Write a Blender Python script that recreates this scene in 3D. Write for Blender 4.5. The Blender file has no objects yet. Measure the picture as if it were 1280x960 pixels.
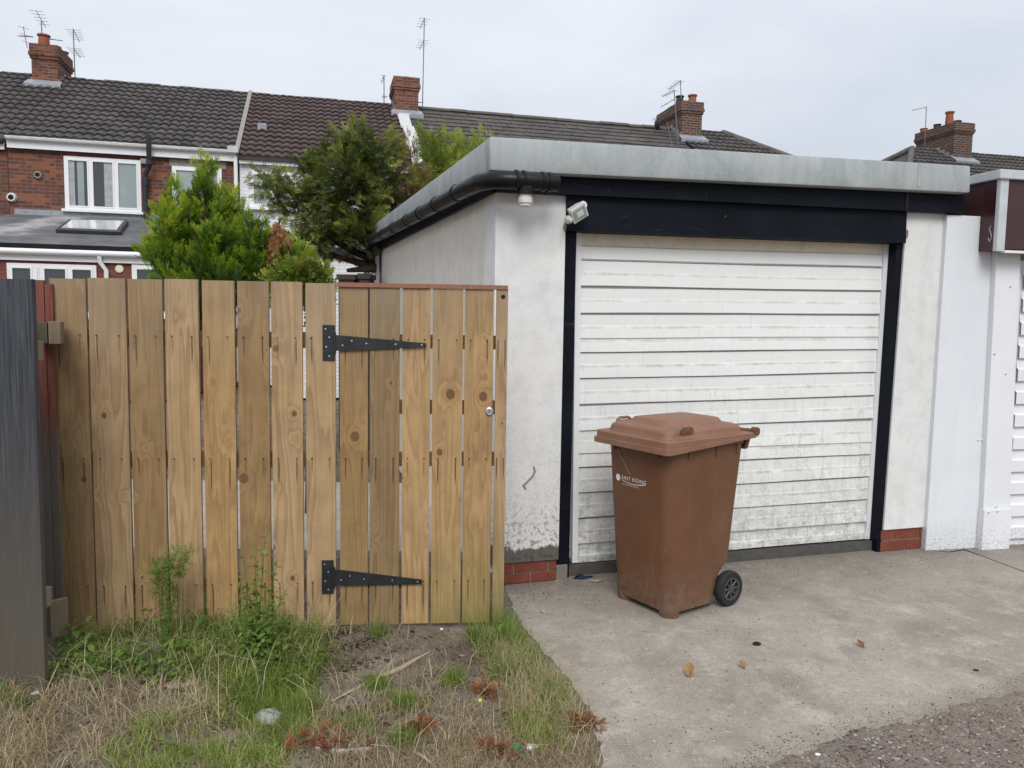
import bpy, bmesh, math, random
import numpy as np
from mathutils import Vector, Matrix
random.seed(7); RNG = np.random.default_rng(7)
S = bpy.context.scene; COL = S.collection
rad = math.radians

# ------------------------------------------------------------------ camera
F_PX, CAM_H = 962.0, 1.62
PITCH, ROLL = rad(4.8), rad(0.9)
cF = np.array([0, math.cos(PITCH), -math.sin(PITCH)]); cU = np.array([0, math.sin(PITCH), math.cos(PITCH)]); cX = np.array([1., 0, 0])
cR = math.cos(ROLL)*cX + math.sin(ROLL)*cU; cV = -math.sin(ROLL)*cX + math.cos(ROLL)*cU
cO = np.array([0, 0, CAM_H])
cam = bpy.data.cameras.new('camera'); camo = bpy.data.objects.new('camera', cam); COL.objects.link(camo)
camo.matrix_world = Matrix([[cR[i], cV[i], -cF[i], cO[i]] for i in range(3)] + [[0, 0, 0, 1]])
cam.sensor_width = 36; cam.lens = 36*F_PX/1280; cam.clip_start = 0.05; cam.clip_end = 2000
S.camera = camo

# ------------------------------------------------------------------ sky and sun (soft overcast daylight)
SUN_EL, SUN_AZ = rad(44), rad(177)          # azimuth clockwise from +Y: behind the photographer
w = bpy.data.worlds.new('World'); S.world = w; w.use_nodes = True
nt = w.node_tree; nt.nodes.clear()
out = nt.nodes.new('ShaderNodeOutputWorld')
sky = nt.nodes.new('ShaderNodeTexSky'); sky.sky_type = 'NISHITA'; sky.sun_disc = False
sky.sun_elevation = SUN_EL; sky.sun_rotation = SUN_AZ
bg1 = nt.nodes.new('ShaderNodeBackground'); bg1.inputs[1].default_value = 0.09; nt.links.new(sky.outputs[0], bg1.inputs[0])
tc = nt.nodes.new('ShaderNodeTexCoord')
mp = nt.nodes.new('ShaderNodeMapping'); mp.inputs['Scale'].default_value = (1.3, 1.3, 3.4); mp.inputs['Location'].default_value = (.35, .2, .1)
nt.links.new(tc.outputs['Generated'], mp.inputs[0])
nz = nt.nodes.new('ShaderNodeTexNoise'); nz.inputs['Scale'].default_value = 1.5; nz.inputs['Detail'].default_value = 7; nz.inputs['Roughness'].default_value = .55
nz.inputs['Distortion'].default_value = .3
nt.links.new(mp.outputs[0], nz.inputs[0])
cr = nt.nodes.new('ShaderNodeValToRGB'); e = cr.color_ramp.elements
e[0].position = .30; e[0].color = (.655, .708, .79, 1); e[1].position = .70; e[1].color = (.845, .88, .945, 1)
nt.links.new(nz.outputs[0], cr.inputs[0])
bg2 = nt.nodes.new('ShaderNodeBackground'); nt.links.new(cr.outputs[0], bg2.inputs[0])
sx = nt.nodes.new('ShaderNodeSeparateXYZ'); nt.links.new(tc.outputs['Generated'], sx.inputs[0])     # overcast sky: a little brighter towards the zenith
ov = nt.nodes.new('ShaderNodeMath'); ov.operation = 'MULTIPLY_ADD'; ov.use_clamp = False; ov.inputs[1].default_value = .50; ov.inputs[2].default_value = .60
cl = nt.nodes.new('ShaderNodeMath'); cl.operation = 'MAXIMUM'; cl.inputs[1].default_value = 0.; nt.links.new(sx.outputs[2], cl.inputs[0])
nt.links.new(cl.outputs[0], ov.inputs[0]); nt.links.new(ov.outputs[0], bg2.inputs[1])
mx = nt.nodes.new('ShaderNodeMixShader'); mx.inputs[0].default_value = .93
nt.links.new(bg1.outputs[0], mx.inputs[1]); nt.links.new(bg2.outputs[0], mx.inputs[2]); nt.links.new(mx.outputs[0], out.inputs[0])
sl = bpy.data.lights.new('sun', 'SUN'); sl.energy = 1.5; sl.angle = rad(30); sl.color = (1, .97, .93)
so = bpy.data.objects.new('sun', sl); COL.objects.link(so)
sd = Vector((math.sin(SUN_AZ)*math.cos(SUN_EL), math.cos(SUN_AZ)*math.cos(SUN_EL), math.sin(SUN_EL)))
so.rotation_euler = sd.to_track_quat('Z', 'Y').to_euler(); so.location = (0, -5, 12)
S.view_settings.view_transform = 'Standard'; S.view_settings.look = 'None'; S.view_settings.exposure = 0.50; S.view_settings.gamma = 1
S.render.engine = 'CYCLES'

# ------------------------------------------------------------------ surveying helpers: from a sight line to a real point
def ray(px, py): return cF*F_PX + cR*(px-640) + cV*(480-py)
def ground(px, py, z=0.0):
    d = ray(px, py); return cO + d*(z-CAM_H)/d[2]
def depth(px, py, Y):
    d = ray(px, py); return cO + d*Y/d[1]
class Frame:                                # a local frame: u to the right, v away, z up
    def __init__(s, o, yaw):
        s.o = np.array([o[0], o[1], 0.0]); s.yaw = yaw
        s.t = np.array([math.cos(yaw), math.sin(yaw), 0]); s.n = np.array([-math.sin(yaw), math.cos(yaw), 0])
    def uz(s, px, py, v=0.0):               # point on the upright plane at depth v
        d = ray(px, py); k = np.dot(s.o + s.n*v - cO, s.n)/np.dot(d, s.n); q = cO + d*k - s.o
        return float(q @ s.t), float(q[2])
    def vz(s, px, py, u=0.0):               # point on the upright plane across, at offset u
        d = ray(px, py); k = np.dot(s.o + s.t*u - cO, s.t)/np.dot(d, s.t); q = cO + d*k - s.o
        return float(q @ s.n), float(q[2])
    def loc(s, P):
        q = np.array(P) - s.o; return (float(q @ s.t), float(q @ s.n), float(P[2]))
    def shifted(s, u, v=0): return Frame(s.o + s.t*u + s.n*v, s.yaw)

# ------------------------------------------------------------------ mesh helpers
class MB:
    def __init__(s): s.v = []; s.f = []; s.a = {}
    def add(s, vs, fs):
        n = len(s.v); s.v += [tuple(map(float, p)) for p in vs]; s.f += [tuple(i+n for i in f) for f in fs]; return s
    def hexa(s, b, t):                      # bottom loop of 4 (ccw from above), top loop of 4
        return s.add(list(b)+list(t), [(3, 2, 1, 0), (4, 5, 6, 7), (0, 1, 5, 4), (1, 2, 6, 5), (2, 3, 7, 6), (3, 0, 4, 7)])
    def box(s, x0, x1, y0, y1, z0, z1):
        return s.hexa([(x0, y0, z0), (x1, y0, z0), (x1, y1, z0), (x0, y1, z0)], [(x0, y0, z1), (x1, y0, z1), (x1, y1, z1), (x0, y1, z1)])
    def slab(s, q, v0, v1):                 # q: 4 (u,z) ccw from lower left, extruded from v0 (front) to v1
        a, b, c, d = q
        return s.hexa([(a[0], v0, a[1]), (b[0], v0, b[1]), (b[0], v1, b[1]), (a[0], v1, a[1])], [(d[0], v0, d[1]), (c[0], v0, c[1]), (c[0], v1, c[1]), (d[0], v1, d[1])])
    def tube(s, pts, r, n=8, cap=True):
        pts = [Vector(p) for p in pts]; rs = r if isinstance(r, (list, tuple)) else [r]*len(pts)
        base = len(s.v); prev = None; vs = []
        for i, p in enumerate(pts):
            d = (pts[min(i+1, len(pts)-1)] - pts[max(i-1, 0)]).normalized()
            ref = prev if prev is not None else (Vector((0, 0, 1)) if abs(d.z) < .9 else Vector((1, 0, 0)))
            x = (ref - d*ref.dot(d))
            if x.length < 1e-5: x = d.orthogonal()
            x.normalize(); prev = x; y = d.cross(x)
            for k in range(n):
                a = 2*math.pi*k/n; vs.append(p + x*(rs[i]*math.cos(a)) + y*(rs[i]*math.sin(a)))
        fs = [(i*n+k, i*n+(k+1) % n, (i+1)*n+(k+1) % n, (i+1)*n+k) for i in range(len(pts)-1) for k in range(n)]
        if cap: fs += [tuple(range(n-1, -1, -1)), tuple((len(pts)-1)*n+k for k in range(n))]
        return s.add(vs, fs)
    def loft(s, rings, cap0=True, cap1=True):
        n = len(rings[0]); vs = [p for r in rings for p in r]
        fs = [(i*n+k, i*n+(k+1) % n, (i+1)*n+(k+1) % n, (i+1)*n+k) for i in range(len(rings)-1) for k in range(n)]
        if cap0: fs.append(tuple(range(n-1, -1, -1)))
        if cap1: fs.append(tuple((len(rings)-1)*n+k for k in range(n)))
        return s.add(vs, fs)
    def lathe(s, prof, c=(0, 0, 0), axis='z', n=20, caps=True):   # prof: (r, h)
        rings = []
        for r, h in prof:
            ring = []
            for k in range(n):
                a = 2*math.pi*k/n; p = (r*math.cos(a), r*math.sin(a), h)
                if axis == 'x': p = (p[2], p[0], p[1])
                if axis == 'y': p = (p[0], -p[2], p[1])
                ring.append((p[0]+c[0], p[1]+c[1], p[2]+c[2]))
            rings.append(ring)
        return s.loft(rings, caps, caps)
    def build(s, name, m, parent=None, smooth=False, bevel=0, label=None, kind=None, attrs=None):
        me = bpy.data.meshes.new(name); me.from_pydata(s.v, [], s.f); me.validate(); me.update()
        if bevel or True:
            bm = bmesh.new(); bm.from_mesh(me)
            if len(bm.faces) < 60000: bmesh.ops.recalc_face_normals(bm, faces=bm.faces)
            if bevel: bmesh.ops.bevel(bm, geom=list(bm.edges), offset=bevel, segments=2, affect='EDGES', profile=.6, clamp_overlap=True)
            bm.to_mesh(me); bm.free()
        if smooth:
            for p in me.polygons: p.use_smooth = True
            if smooth != 'all':
                try: me.set_sharp_from_angle(angle=rad(smooth if smooth is not True else 35))
                except Exception: pass
        return link(name, me, m, parent, label, kind)
def link(name, me, m, parent=None, label=None, kind=None):
    o = bpy.data.objects.new(name, me); COL.objects.link(o)
    if m is not None and not me.materials: me.materials.append(m)
    if parent is not None: o.parent = parent
    if label: o['label'] = label
    if kind: o['kind'] = kind
    return o
def thing(name, label, cat, fr=None, group=None, loc=None, rz=None):
    o = bpy.data.objects.new(name, None); COL.objects.link(o); o.empty_display_size = .2
    if fr is not None: o.location = fr.o; o.rotation_euler = (0, 0, fr.yaw)
    if loc is not None: o.location = loc
    if rz is not None: o.rotation_euler = (0, 0, rz)
    o['label'] = label; o['category'] = cat
    if group: o['group'] = group
    return o
def tag(o, label, cat, group=None):
    o['label'] = label; o['category'] = cat
    if group: o['group'] = group
    return o
def rrect(x0, x1, y0, y1, z, r, k=4):
    r = min(r, (x1-x0)/2-1e-4, (y1-y0)/2-1e-4); pts = []
    for cx, cy, a0 in ((x1-r, y0+r, -90), (x1-r, y1-r, 0), (x0+r, y1-r, 90), (x0+r, y0+r, 180)):
        for i in range(k+1):
            a = rad(a0+90*i/k); pts.append((cx+r*math.cos(a), cy+r*math.sin(a), z))
    return pts
def fast_mesh(name, V, faces_n, loops, attr=None):
    """V (n,3); loops flat indices; faces_n vertices per face"""
    me = bpy.data.meshes.new(name); nF = len(loops)//faces_n
    me.vertices.add(len(V)); me.vertices.foreach_set('co', np.asarray(V, np.float32).ravel())
    me.loops.add(len(loops)); me.loops.foreach_set('vertex_index', np.asarray(loops, np.int32))
    me.polygons.add(nF); me.polygons.foreach_set('loop_start', np.arange(0, nF*faces_n, faces_n, dtype=np.int32))
    try: me.polygons.foreach_set('loop_total', np.full(nF, faces_n, np.int32))
    except Exception: pass
    me.update(calc_edges=True)
    for k, a in (attr or {}).items():
        at = me.attributes.new(k, 'FLOAT', 'POINT'); at.data.foreach_set('value', np.asarray(a, np.float32))
    return me

# ------------------------------------------------------------------ material helpers
class NT:
    def __init__(s, name):
        s.m = bpy.data.materials.new(name); s.m.use_nodes = True; s.t = s.m.node_tree; s.t.nodes.clear()
        s.out = s.n('ShaderNodeOutputMaterial'); s._tc = None
    def n(s, t, **k):
        x = s.t.nodes.new(t)
        for a, b in k.items(): setattr(x, a, b)
        return x
    def put(s, sock, val):
        if hasattr(val, 'is_output'): s.t.links.new(val, sock)
        elif isinstance(val, (tuple, list)) and sock.type == 'RGBA' and len(val) == 3: sock.default_value = (*val, 1)
        else: sock.default_value = val
    def obj(s):
        if s._tc is None: s._tc = s.n('ShaderNodeTexCoord')
        return s._tc.outputs['Object']
    def rnd(s): return s.n('ShaderNodeObjectInfo').outputs['Random']
    def attr(s, name): return s.n('ShaderNodeAttribute', attribute_name=name).outputs['Fac']
    def map(s, v, sc=(1, 1, 1), lo=(0, 0, 0), ro=(0, 0, 0)):
        x = s.n('ShaderNodeMapping'); s.put(x.inputs[0], v); s.put(x.inputs['Scale'], sc); s.put(x.inputs['Location'], lo); s.put(x.inputs['Rotation'], ro); return x.outputs[0]
    def sep(s, v):
        x = s.n('ShaderNodeSeparateXYZ'); s.put(x.inputs[0], v); return x.outputs
    def comb(s, a, b, c):
        x = s.n('ShaderNodeCombineXYZ'); s.put(x.inputs[0], a); s.put(x.inputs[1], b); s.put(x.inputs[2], c); return x.outputs[0]
    def noise(s, v, sc, d=3, r=.5, dist=0, col=False):
        x = s.n('ShaderNodeTexNoise'); s.put(x.inputs['Vector'], v); s.put(x.inputs['Scale'], sc); s.put(x.inputs['Detail'], d); s.put(x.inputs['Roughness'], r); s.put(x.inputs['Distortion'], dist)
        return x.outputs[1 if col else 0]
    def voro(s, v, sc, feature='F1', out=0, rn=1.0):
        x = s.n('ShaderNodeTexVoronoi', feature=feature); s.put(x.inputs['Vector'], v); s.put(x.inputs['Scale'], sc); s.put(x.inputs['Randomness'], rn); return x.outputs[out]
    def ramp(s, f, st):
        x = s.n('ShaderNodeValToRGB'); s.put(x.inputs[0], f); el = x.color_ramp.elements
        while len(el) < len(st): el.new(.5)
        for i, (p, c) in enumerate(st):
            el[i].position = p; el[i].color = (c, c, c, 1) if isinstance(c, (int, float)) else (*c, 1)
        return x.outputs[0]
    def mix(s, f, a, b, bl='MIX'):
        x = s.n('ShaderNodeMix', data_type='RGBA', blend_type=bl); s.put(x.inputs[0], f); s.put(x.inputs[6], a); s.put(x.inputs[7], b); return x.outputs[2]
    def ma(s, op, a, b=0.0, c=0.0, clamp=False):
        x = s.n('ShaderNodeMath', operation=op, use_clamp=clamp); s.put(x.inputs[0], a); s.put(x.inputs[1], b); s.put(x.inputs[2], c); return x.outputs[0]
    def mr(s, v, a, b, c=0., d=1.):
        x = s.n('ShaderNodeMapRange'); s.put(x.inputs[0], v); s.put(x.inputs[1], a); s.put(x.inputs[2], b); s.put(x.inputs[3], c); s.put(x.inputs[4], d); return x.outputs[0]
    def bump(s, h, st=.3, d=.01):
        x = s.n('ShaderNodeBump'); s.put(x.inputs['Height'], h); s.put(x.inputs['Strength'], st); s.put(x.inputs['Distance'], d); return x.outputs[0]
    def fin(s, col, rough=.6, spec=.4, metal=0., bump=None, coat=0.):
        p = s.n('ShaderNodeBsdfPrincipled'); s.put(p.inputs['Base Color'], col); s.put(p.inputs['Roughness'], rough); s.put(p.inputs['Specular IOR Level'], spec); s.put(p.inputs['Metallic'], metal)
        if bump is not None: s.put(p.inputs['Normal'], bump)
        if coat: s.put(p.inputs['Coat Weight'], coat)
        s.t.links.new(p.outputs[0], s.out.inputs[0]); return s.m
    def fin_leaf(s, col, tr=.35, gloss=.04):
        d = s.n('ShaderNodeBsdfPrincipled'); s.put(d.inputs['Base Color'], col); s.put(d.inputs['Roughness'], .55); s.put(d.inputs['Specular IOR Level'], .25)
        t = s.n('ShaderNodeBsdfTranslucent'); s.put(t.inputs[0], col)
        x = s.n('ShaderNodeMixShader'); x.inputs[0].default_value = tr
        s.t.links.new(d.outputs[0], x.inputs[1]); s.t.links.new(t.outputs[0], x.inputs[2]); s.t.links.new(x.outputs[0], s.out.inputs[0]); return s.m

def plain(name, c, rough=.5, spec=.4, metal=0., var=.12, sc=6., bumpst=.05):
    t = NT(name); n = t.noise(t.obj(), sc, 5, .6); n2 = t.noise(t.obj(), sc*9, 3, .6)
    f = t.mr(t.ma('ADD', t.ma('MULTIPLY', n, .7), t.ma('MULTIPLY', n2, .3)), .3, .7, 1-var, 1+var)
    col = t.mix(1., c, t.comb(f, f, f), 'MULTIPLY')
    return t.fin(col, t.mr(n, .3, .7, max(rough-.08, .05), min(rough+.1, 1)), spec, metal, t.bump(n2, bumpst, .004))

def m_wood():
    t = NT('treated_softwood'); r = t.rnd(); u = t.attr('bu'); z = t.attr('bz'); wd = t.attr('bw')
    x = t.ma('MULTIPLY', t.ma('SUBTRACT', u, .5), wd)
    seed = t.ma('MULTIPLY', r, 97.)
    v = t.comb(t.ma('ADD', x, seed), t.ma('MULTIPLY', z, 1.), seed)
    # knots: sparse cells, a real knot distance in metres
    kv = t.comb(t.ma('ADD', t.ma('MULTIPLY', x, 5.6), seed), t.ma('MULTIPLY', z, 4.7), seed)
    kd = t.voro(kv, 1., out=0, rn=.9)
    kc = t.voro(kv, 1., out=1, rn=.9)
    on = t.ma('GREATER_THAN', t.sep(kc)[0], .22)
    kd = t.ma('ADD', kd, t.ma('MULTIPLY', t.ma('SUBTRACT', 1., on), 5.))
    size = t.mr(t.sep(kc)[1], 0, 1, .30, 1.0)
    kn = t.ma('DIVIDE', kd, size)
    bumpk = t.ma('POWER', 2.718, t.ma('MULTIPLY', t.ma('MULTIPLY', kn, kn), -14.))
    # contour grain
    h = t.noise(t.comb(t.ma('MULTIPLY', t.ma('ADD', x, seed), 9.), t.ma('MULTIPLY', z, .55), seed), 1., 2.5, .5)
    h = t.ma('ADD', t.ma('MULTIPLY', h, 9.), t.ma('MULTIPLY', bumpk, 2.0))
    h = t.ma('ADD', h, t.ma('MULTIPLY', x, 14.))
    ring = t.ma('FRACT', h)
    ring = t.ramp(ring, [(0., .15), (.55, .55), (.86, 1.), (1., .1)])
    fib = t.noise(t.comb(t.ma('MULTIPLY', t.ma('ADD', x, seed), 320.), t.ma('MULTIPLY', z, 5.), seed), 1., 3, .6)
    tone = t.noise(t.comb(t.ma('MULTIPLY', x, 6.), t.ma('MULTIPLY', z, 2.2), seed), 1., 3, .55)
    c = t.mix(t.mr(ring, 0, 1, .05, .75), (.53, .335, .140), (.265, .145, .056))
    c = t.mix(t.mr(fib, .3, .7, .0, .55), c, (.20, .110, .045))
    c = t.mix(t.mr(tone, .35, .7, 0., .5), c, (.335, .215, .10))
    hue = t.ma('FRACT', t.ma('MULTIPLY', r, 13.7)); blot = t.noise(t.comb(t.ma('MULTIPLY', x, 9.), t.ma('MULTIPLY', z, 5.), seed), 1., 4, .65)
    c = t.mix(t.mr(blot, .52, .72, 0., .6), c, (.205, .112, .05))
    c = t.mix(t.mr(blot, .45, .30, 0., .45), c, (.50, .33, .15))
    c = t.mix(t.mr(hue, .2, 1., 0., .7), c, t.mix(ring, (.36, .262, .16), (.215, .148, .088)))
    c = t.mix(1., c, t.ramp(t.ma('FRACT', t.ma('MULTIPLY', r, 31.3)), [(0, .72), (1, 1.30)]), 'MULTIPLY')
    # knots
    core = t.mr(kn, .105, .135, 1., 0.); halo = t.mr(kn, .13, .30, 1., 0.)
    c = t.mix(t.ma('MULTIPLY', halo, .55), c, (.36, .20, .085))
    c = t.mix(t.ma('MULTIPLY', t.mr(kn, .125, .15, 1., 0.), .8), c, (.09, .045, .02))
    kring = t.ma('FRACT', t.ma('MULTIPLY', kn, 30.))
    c = t.mix(core, c, t.mix(kring, (.20, .10, .042), (.10, .05, .022)))
    # nail rust runs under each rail
    e = None
    for zr in (1.512, .905, .262):
        dz = t.ma('SUBTRACT', zr, t.ma('ADD', z, t.ma('MULTIPLY', t.ma('SUBTRACT', r, .5), .03)))
        ra_ = t.ma('FRACT', t.ma('MULTIPLY', t.ma('ADD', r, t.ma('MULTIPLY', t.ma('GREATER_THAN', u, .5), .37)), 41.7*zr)); run = t.ma('MULTIPLY', t.ma('MULTIPLY', t.mr(dz, 0., .008, 0., 1.), t.mr(t.ma('SUBTRACT', dz, t.ma('MULTIPLY', ra_, .09)), .03, .085, 1., 0.)), t.mr(ra_, 0., .6, .25, 1.))
        e = run if e is None else t.ma('ADD', e, run)
    wob = t.ma('MULTIPLY', t.ma('SUBTRACT', t.noise(t.comb(seed, t.ma('MULTIPLY', z, 14.), 0.), 1., 2), .5), .004)
    for off in (.205, .795):
        dx = t.ma('ABSOLUTE', t.ma('ADD', t.ma('MULTIPLY', t.ma('SUBTRACT', u, t.ma('ADD', off, t.ma('MULTIPLY', t.ma('SUBTRACT', hue, .5), .0))), wd), wob))
        ln = t.ma('MULTIPLY', t.mr(dx, .0022, .0048, 1., 0.), e)
        c = t.mix(t.ma('MULTIPLY', ln, .85), c, (.035, .022, .015))
    # weather: greyed top, green algae along the foot of the gate boards
    gy = t.ma('MULTIPLY', t.mr(z, 1.25, 1.85, .08, .65), t.mr(tone, .3, .7, .5, 1.))
    c = t.mix(gy, c, t.mix(fib, (.34, .285, .21), (.215, .175, .125)))
    dirt = t.ma('MULTIPLY', t.mr(t.noise(v, 5., 4, .6), .45, .75), .3)
    c = t.mix(dirt, c, (.13, .09, .05))
    ga = t.attr('algae'); gm = t.ma('MULTIPLY', ga, t.mr(t.ma('ADD', z, t.ma('MULTIPLY', t.ma('SUBTRACT', tone, .5), .5)), .02, .62, .75, 0.))
    c = t.mix(t.ma('MULTIPLY', gm, .70, clamp=True), c, t.mix(fib, (.215, .205, .075), (.15, .155, .05)))
    hh = t.ma('ADD', t.ma('MULTIPLY', ring, .4), t.ma('MULTIPLY', fib, .6))
    c = t.mix(t.ma('MULTIPLY', ga, t.mr(t.ma('ADD', z, t.ma('MULTIPLY', tone, .12)), .06, .20, .55, 0.), clamp=True), c, (.115, .13, .02))
    return t.fin(c, t.mr(fib, .3, .7, .6, .85), .2, 0, t.bump(hh, .4, .003))

def m_stain(name, c1, c2, rough=.6, zlo=None, bare=(.13, .11, .09)):
    t = NT(name); o = t.obj(); r = t.rnd(); x, y, z = t.sep(o)
    v = t.comb(t.ma('ADD', t.ma('MULTIPLY', t.ma('ADD', x, y), 75.), t.ma('MULTIPLY', r, 50.)), t.ma('MULTIPLY', z, 2.2), 0.)
    g = t.noise(v, 1., 6, .75, .8); b = t.noise(o, 4., 4, .6)
    c = t.mix(t.mr(g, .35, .65), c1, c2)
    if zlo:
        m = t.mr(t.ma('ADD', z, t.ma('MULTIPLY', t.ma('SUBTRACT', g, .5), zlo[2])), zlo[0], zlo[1], 1., 0.)
        c = t.mix(m, c, t.mix(g, bare, tuple(k*.55 for k in bare)))
    c = t.mix(t.mr(b, .55, .75, 0, .3), c, tuple(k*1.2+.01 for k in c2))
    c = t.mix(t.mr(t.noise(t.map(o, (40., 40., 14.)), 1., 5, .75), .60, .72, 0., .5), c, tuple(k*.4 for k in bare))
    return t.fin(c, rough, .3, 0, t.bump(g, .7, .005))

def m_render(name, base, stain, mould=0., streak=0., ztop=2.4, blister=0.):
    t = NT(name); o = t.obj(); x, y, z = t.sep(o)
    n = t.noise(o, 2.2, 6, .6); f = t.noise(o, 45., 4, .6); m = t.noise(t.map(o, (9., 9., 1.2)), 1., 5, .6)
    c = t.mix(t.mr(n, .35, .7, 0, .55), base, stain)
    c = t.mix(t.mr(m, .45, .75, 0, .12+streak), c, tuple(k*.78 for k in stain))
    c = t.mix(t.mr(t.noise(o, 7., 6, .75), .46, .66, 0., .5), c, tuple(k*.82 for k in stain))
    if mould:
        sp = t.noise(o, 33., 3, .55, .5); big = t.noise(o, 5., 4, .6); fine = t.noise(o, 95., 2, .5)
        hh = t.ma('ADD', z, t.ma('MULTIPLY', t.ma('SUBTRACT', big, .5), .35))
        k1 = t.ma('MULTIPLY', t.mr(sp, .52, .60), t.mr(hh, .16, .62, 1., 0.))
        k2 = t.ma('MULTIPLY', t.mr(fine, .60, .66), t.mr(hh, .3, 1.6, .7, 0.))
        k3 = t.mr(t.ma('ADD', z, t.ma('MULTIPLY', t.ma('SUBTRACT', t.noise(o, 11., 3), .5), .22)), .225, .25, 1., 0.)
        c = t.mix(t.ma('MULTIPLY', t.ma('MAXIMUM', k1, k2), .8*mould), c, (.075, .072, .062))
        c = t.mix(t.ma('MULTIPLY', k3, .92*mould), c, t.mix(f, (.10, .085, .062), (.045, .042, .032)))
    hb = t.ma('ADD', t.ma('MULTIPLY', n, .6), t.ma('MULTIPLY', f, .25))
    return t.fin(c, .8, .25, 0, t.bump(hb, .3, .008))

def m_shutter():
    t = NT('dirty_white_paint'); o = t.obj(); x, y, z = t.sep(o); lz = z
    a = t.noise(t.map(o, (22., 22., 3.5)), 1., 6, .7, .8); b = t.noise(o, 3., 4, .6); sc = t.noise(t.map(o, (10., 10., 60.)), 1., 4, .7)
    w_ = t.noise(o, 55., 4, .7)
    dirt = t.mr(lz, 2.3, .1, .0, 1.)
    c = t.mix(t.mr(b, .3, .7, .0, .35), (.77, .775, .765), (.69, .69, .665))
    c = t.mix(t.ma('MULTIPLY', t.mr(t.noise(t.map(o, (2.2, 2.2, 5.)), 1., 5, .65), .42, .7), t.mr(lz, 1.7, .3, .05, .5)), c, (.53, .53, .475))
    k = t.ma('MULTIPLY', t.mr(t.ma('ADD', t.ma('MULTIPLY', a, .55), t.ma('MULTIPLY', w_, .45)), t.mr(dirt, 0, 1, .62, .46), t.mr(dirt, 0, 1, .74, .64)), t.mr(dirt, 0, 1, .10, .60))
    c = t.mix(k, c, t.mix(b, (.30, .28, .235), (.17, .165, .15)))
    low = t.mr(t.ma('ADD', lz, t.ma('MULTIPLY', t.ma('SUBTRACT', b, .5), .7)), .14, .62, 1., 0.)
    c = t.mix(t.ma('MULTIPLY', t.mr(t.ma('ADD', t.ma('MULTIPLY', t.noise(t.map(o, (9., 9., 30.)), 1., 6, .75, .6), .7), t.ma('MULTIPLY', t.noise(o, 60., 3, .7), .3)), .44, .62), t.ma('MULTIPLY', low, t.mr(x, .5, 1.8, .85, .45))), c, (.10, .096, .078))
    led = t.attr('ledge')
    c = t.mix(t.ma('MULTIPLY', led, t.mr(t.noise(t.map(o, (6., 6., 9.)), 1., 6, .8), .40, .66, .05, t.mr(lz, 2.2, .4, .5, .8))), c, (.30, .27, .19))
    drip = t.noise(t.map(o, (55., 55., 1.4)), 1., 5, .75, .3)
    c = t.mix(t.ma('MULTIPLY', t.mr(drip, .56, .72), t.mr(lz, 2.1, .3, .15, .55)), c, (.40, .385, .32))
    return t.fin(c, .5, .35, 0, t.bump(w_, .08, .002))

def m_brick(name, c1, c2, c3, mortar, sc=1.0, soot=.3, bw=.225, rh=.075, ms=.009, white=0.):
    t = NT(name); o = t.obj(); x, y, z = t.sep(o)
    v = t.comb(t.ma('ADD', x, y), z, 0.)
    b = t.n('ShaderNodeTexBrick', offset=.5, squash=1.); t.put(b.inputs['Vector'], v); t.put(b.inputs['Scale'], sc); t.put(b.inputs['Color1'], c1); t.put(b.inputs['Color2'], c2); t.put(b.inputs['Mortar'], mortar)
    t.put(b.inputs['Mortar Size'], ms); t.put(b.inputs['Mortar Smooth'], .2); t.put(b.inputs['Brick Width'], bw); t.put(b.inputs['Row Height'], rh); t.put(b.inputs['Bias'], 0.)
    cell = t.n('ShaderNodeTexWhiteNoise', noise_dimensions='2D')
    row = t.ma('FLOOR', t.ma('DIVIDE', z, rh)); sh = t.ma('MULTIPLY', t.ma('MODULO', row, 2.), bw*.5)
    t.put(cell.inputs['Vector'], t.comb(t.ma('FLOOR', t.ma('DIVIDE', t.ma('ADD', t.ma('ADD', x, y), sh), bw)), row, 0.))
    q = t.mix(t.ma('GREATER_THAN', cell.outputs[0], .68), b.outputs[0], c3)
    q = t.mix(b.outputs[1], q, mortar)
    q = t.mix(t.mr(t.noise(o, 1.3, 5, .6), .45, .75, 0., soot), q, (.06, .045, .04))
    q = t.mix(t.mr(t.noise(o, 26., 3, .6), .5, .8, 0., .35), q, tuple(k*.6 for k in c1))
    if white: q = t.mix(t.mr(t.noise(o, 3., 5, .65), .30, .34, 1-white, 1.), q, (.76, .77, .78))
    h = t.ma('SUBTRACT', 1., b.outputs[1])
    return t.fin(q, .85, .25, 0, t.bump(h, .6, .012))

def m_tile(name, c1, c2, lich=(.30, .29, .26), la=.35):
    t = NT(name); o = t.obj(); x, y, z = t.sep(o)
    w_ = t.n('ShaderNodeTexWhiteNoise', noise_dimensions='2D'); t.put(w_.inputs['Vector'], t.comb(t.ma('FLOOR', t.ma('DIVIDE', x, .3)), t.ma('FLOOR', t.ma('DIVIDE', z, .178)), 0.))
    c = t.mix(w_.outputs[0], c1, c2)
    c = t.mix(t.mr(t.noise(o, 1.1, 5, .65), .5, .75, 0., .6), c, tuple(k*1.7 for k in c2))
    c = t.mix(t.mr(t.noise(o, 14., 4, .7), .58, .70, 0., la), c, lich)
    c = t.mix(t.mr(t.noise(t.map(o, (1, 1, 1), (5, 1, 3)), 2.2, 6, .75), .56, .68, 0., .55), c, (.060, .058, .048))
    return t.fin(c, .75, .3, 0, t.bump(t.noise(o, 60., 3), .2, .004))

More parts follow.
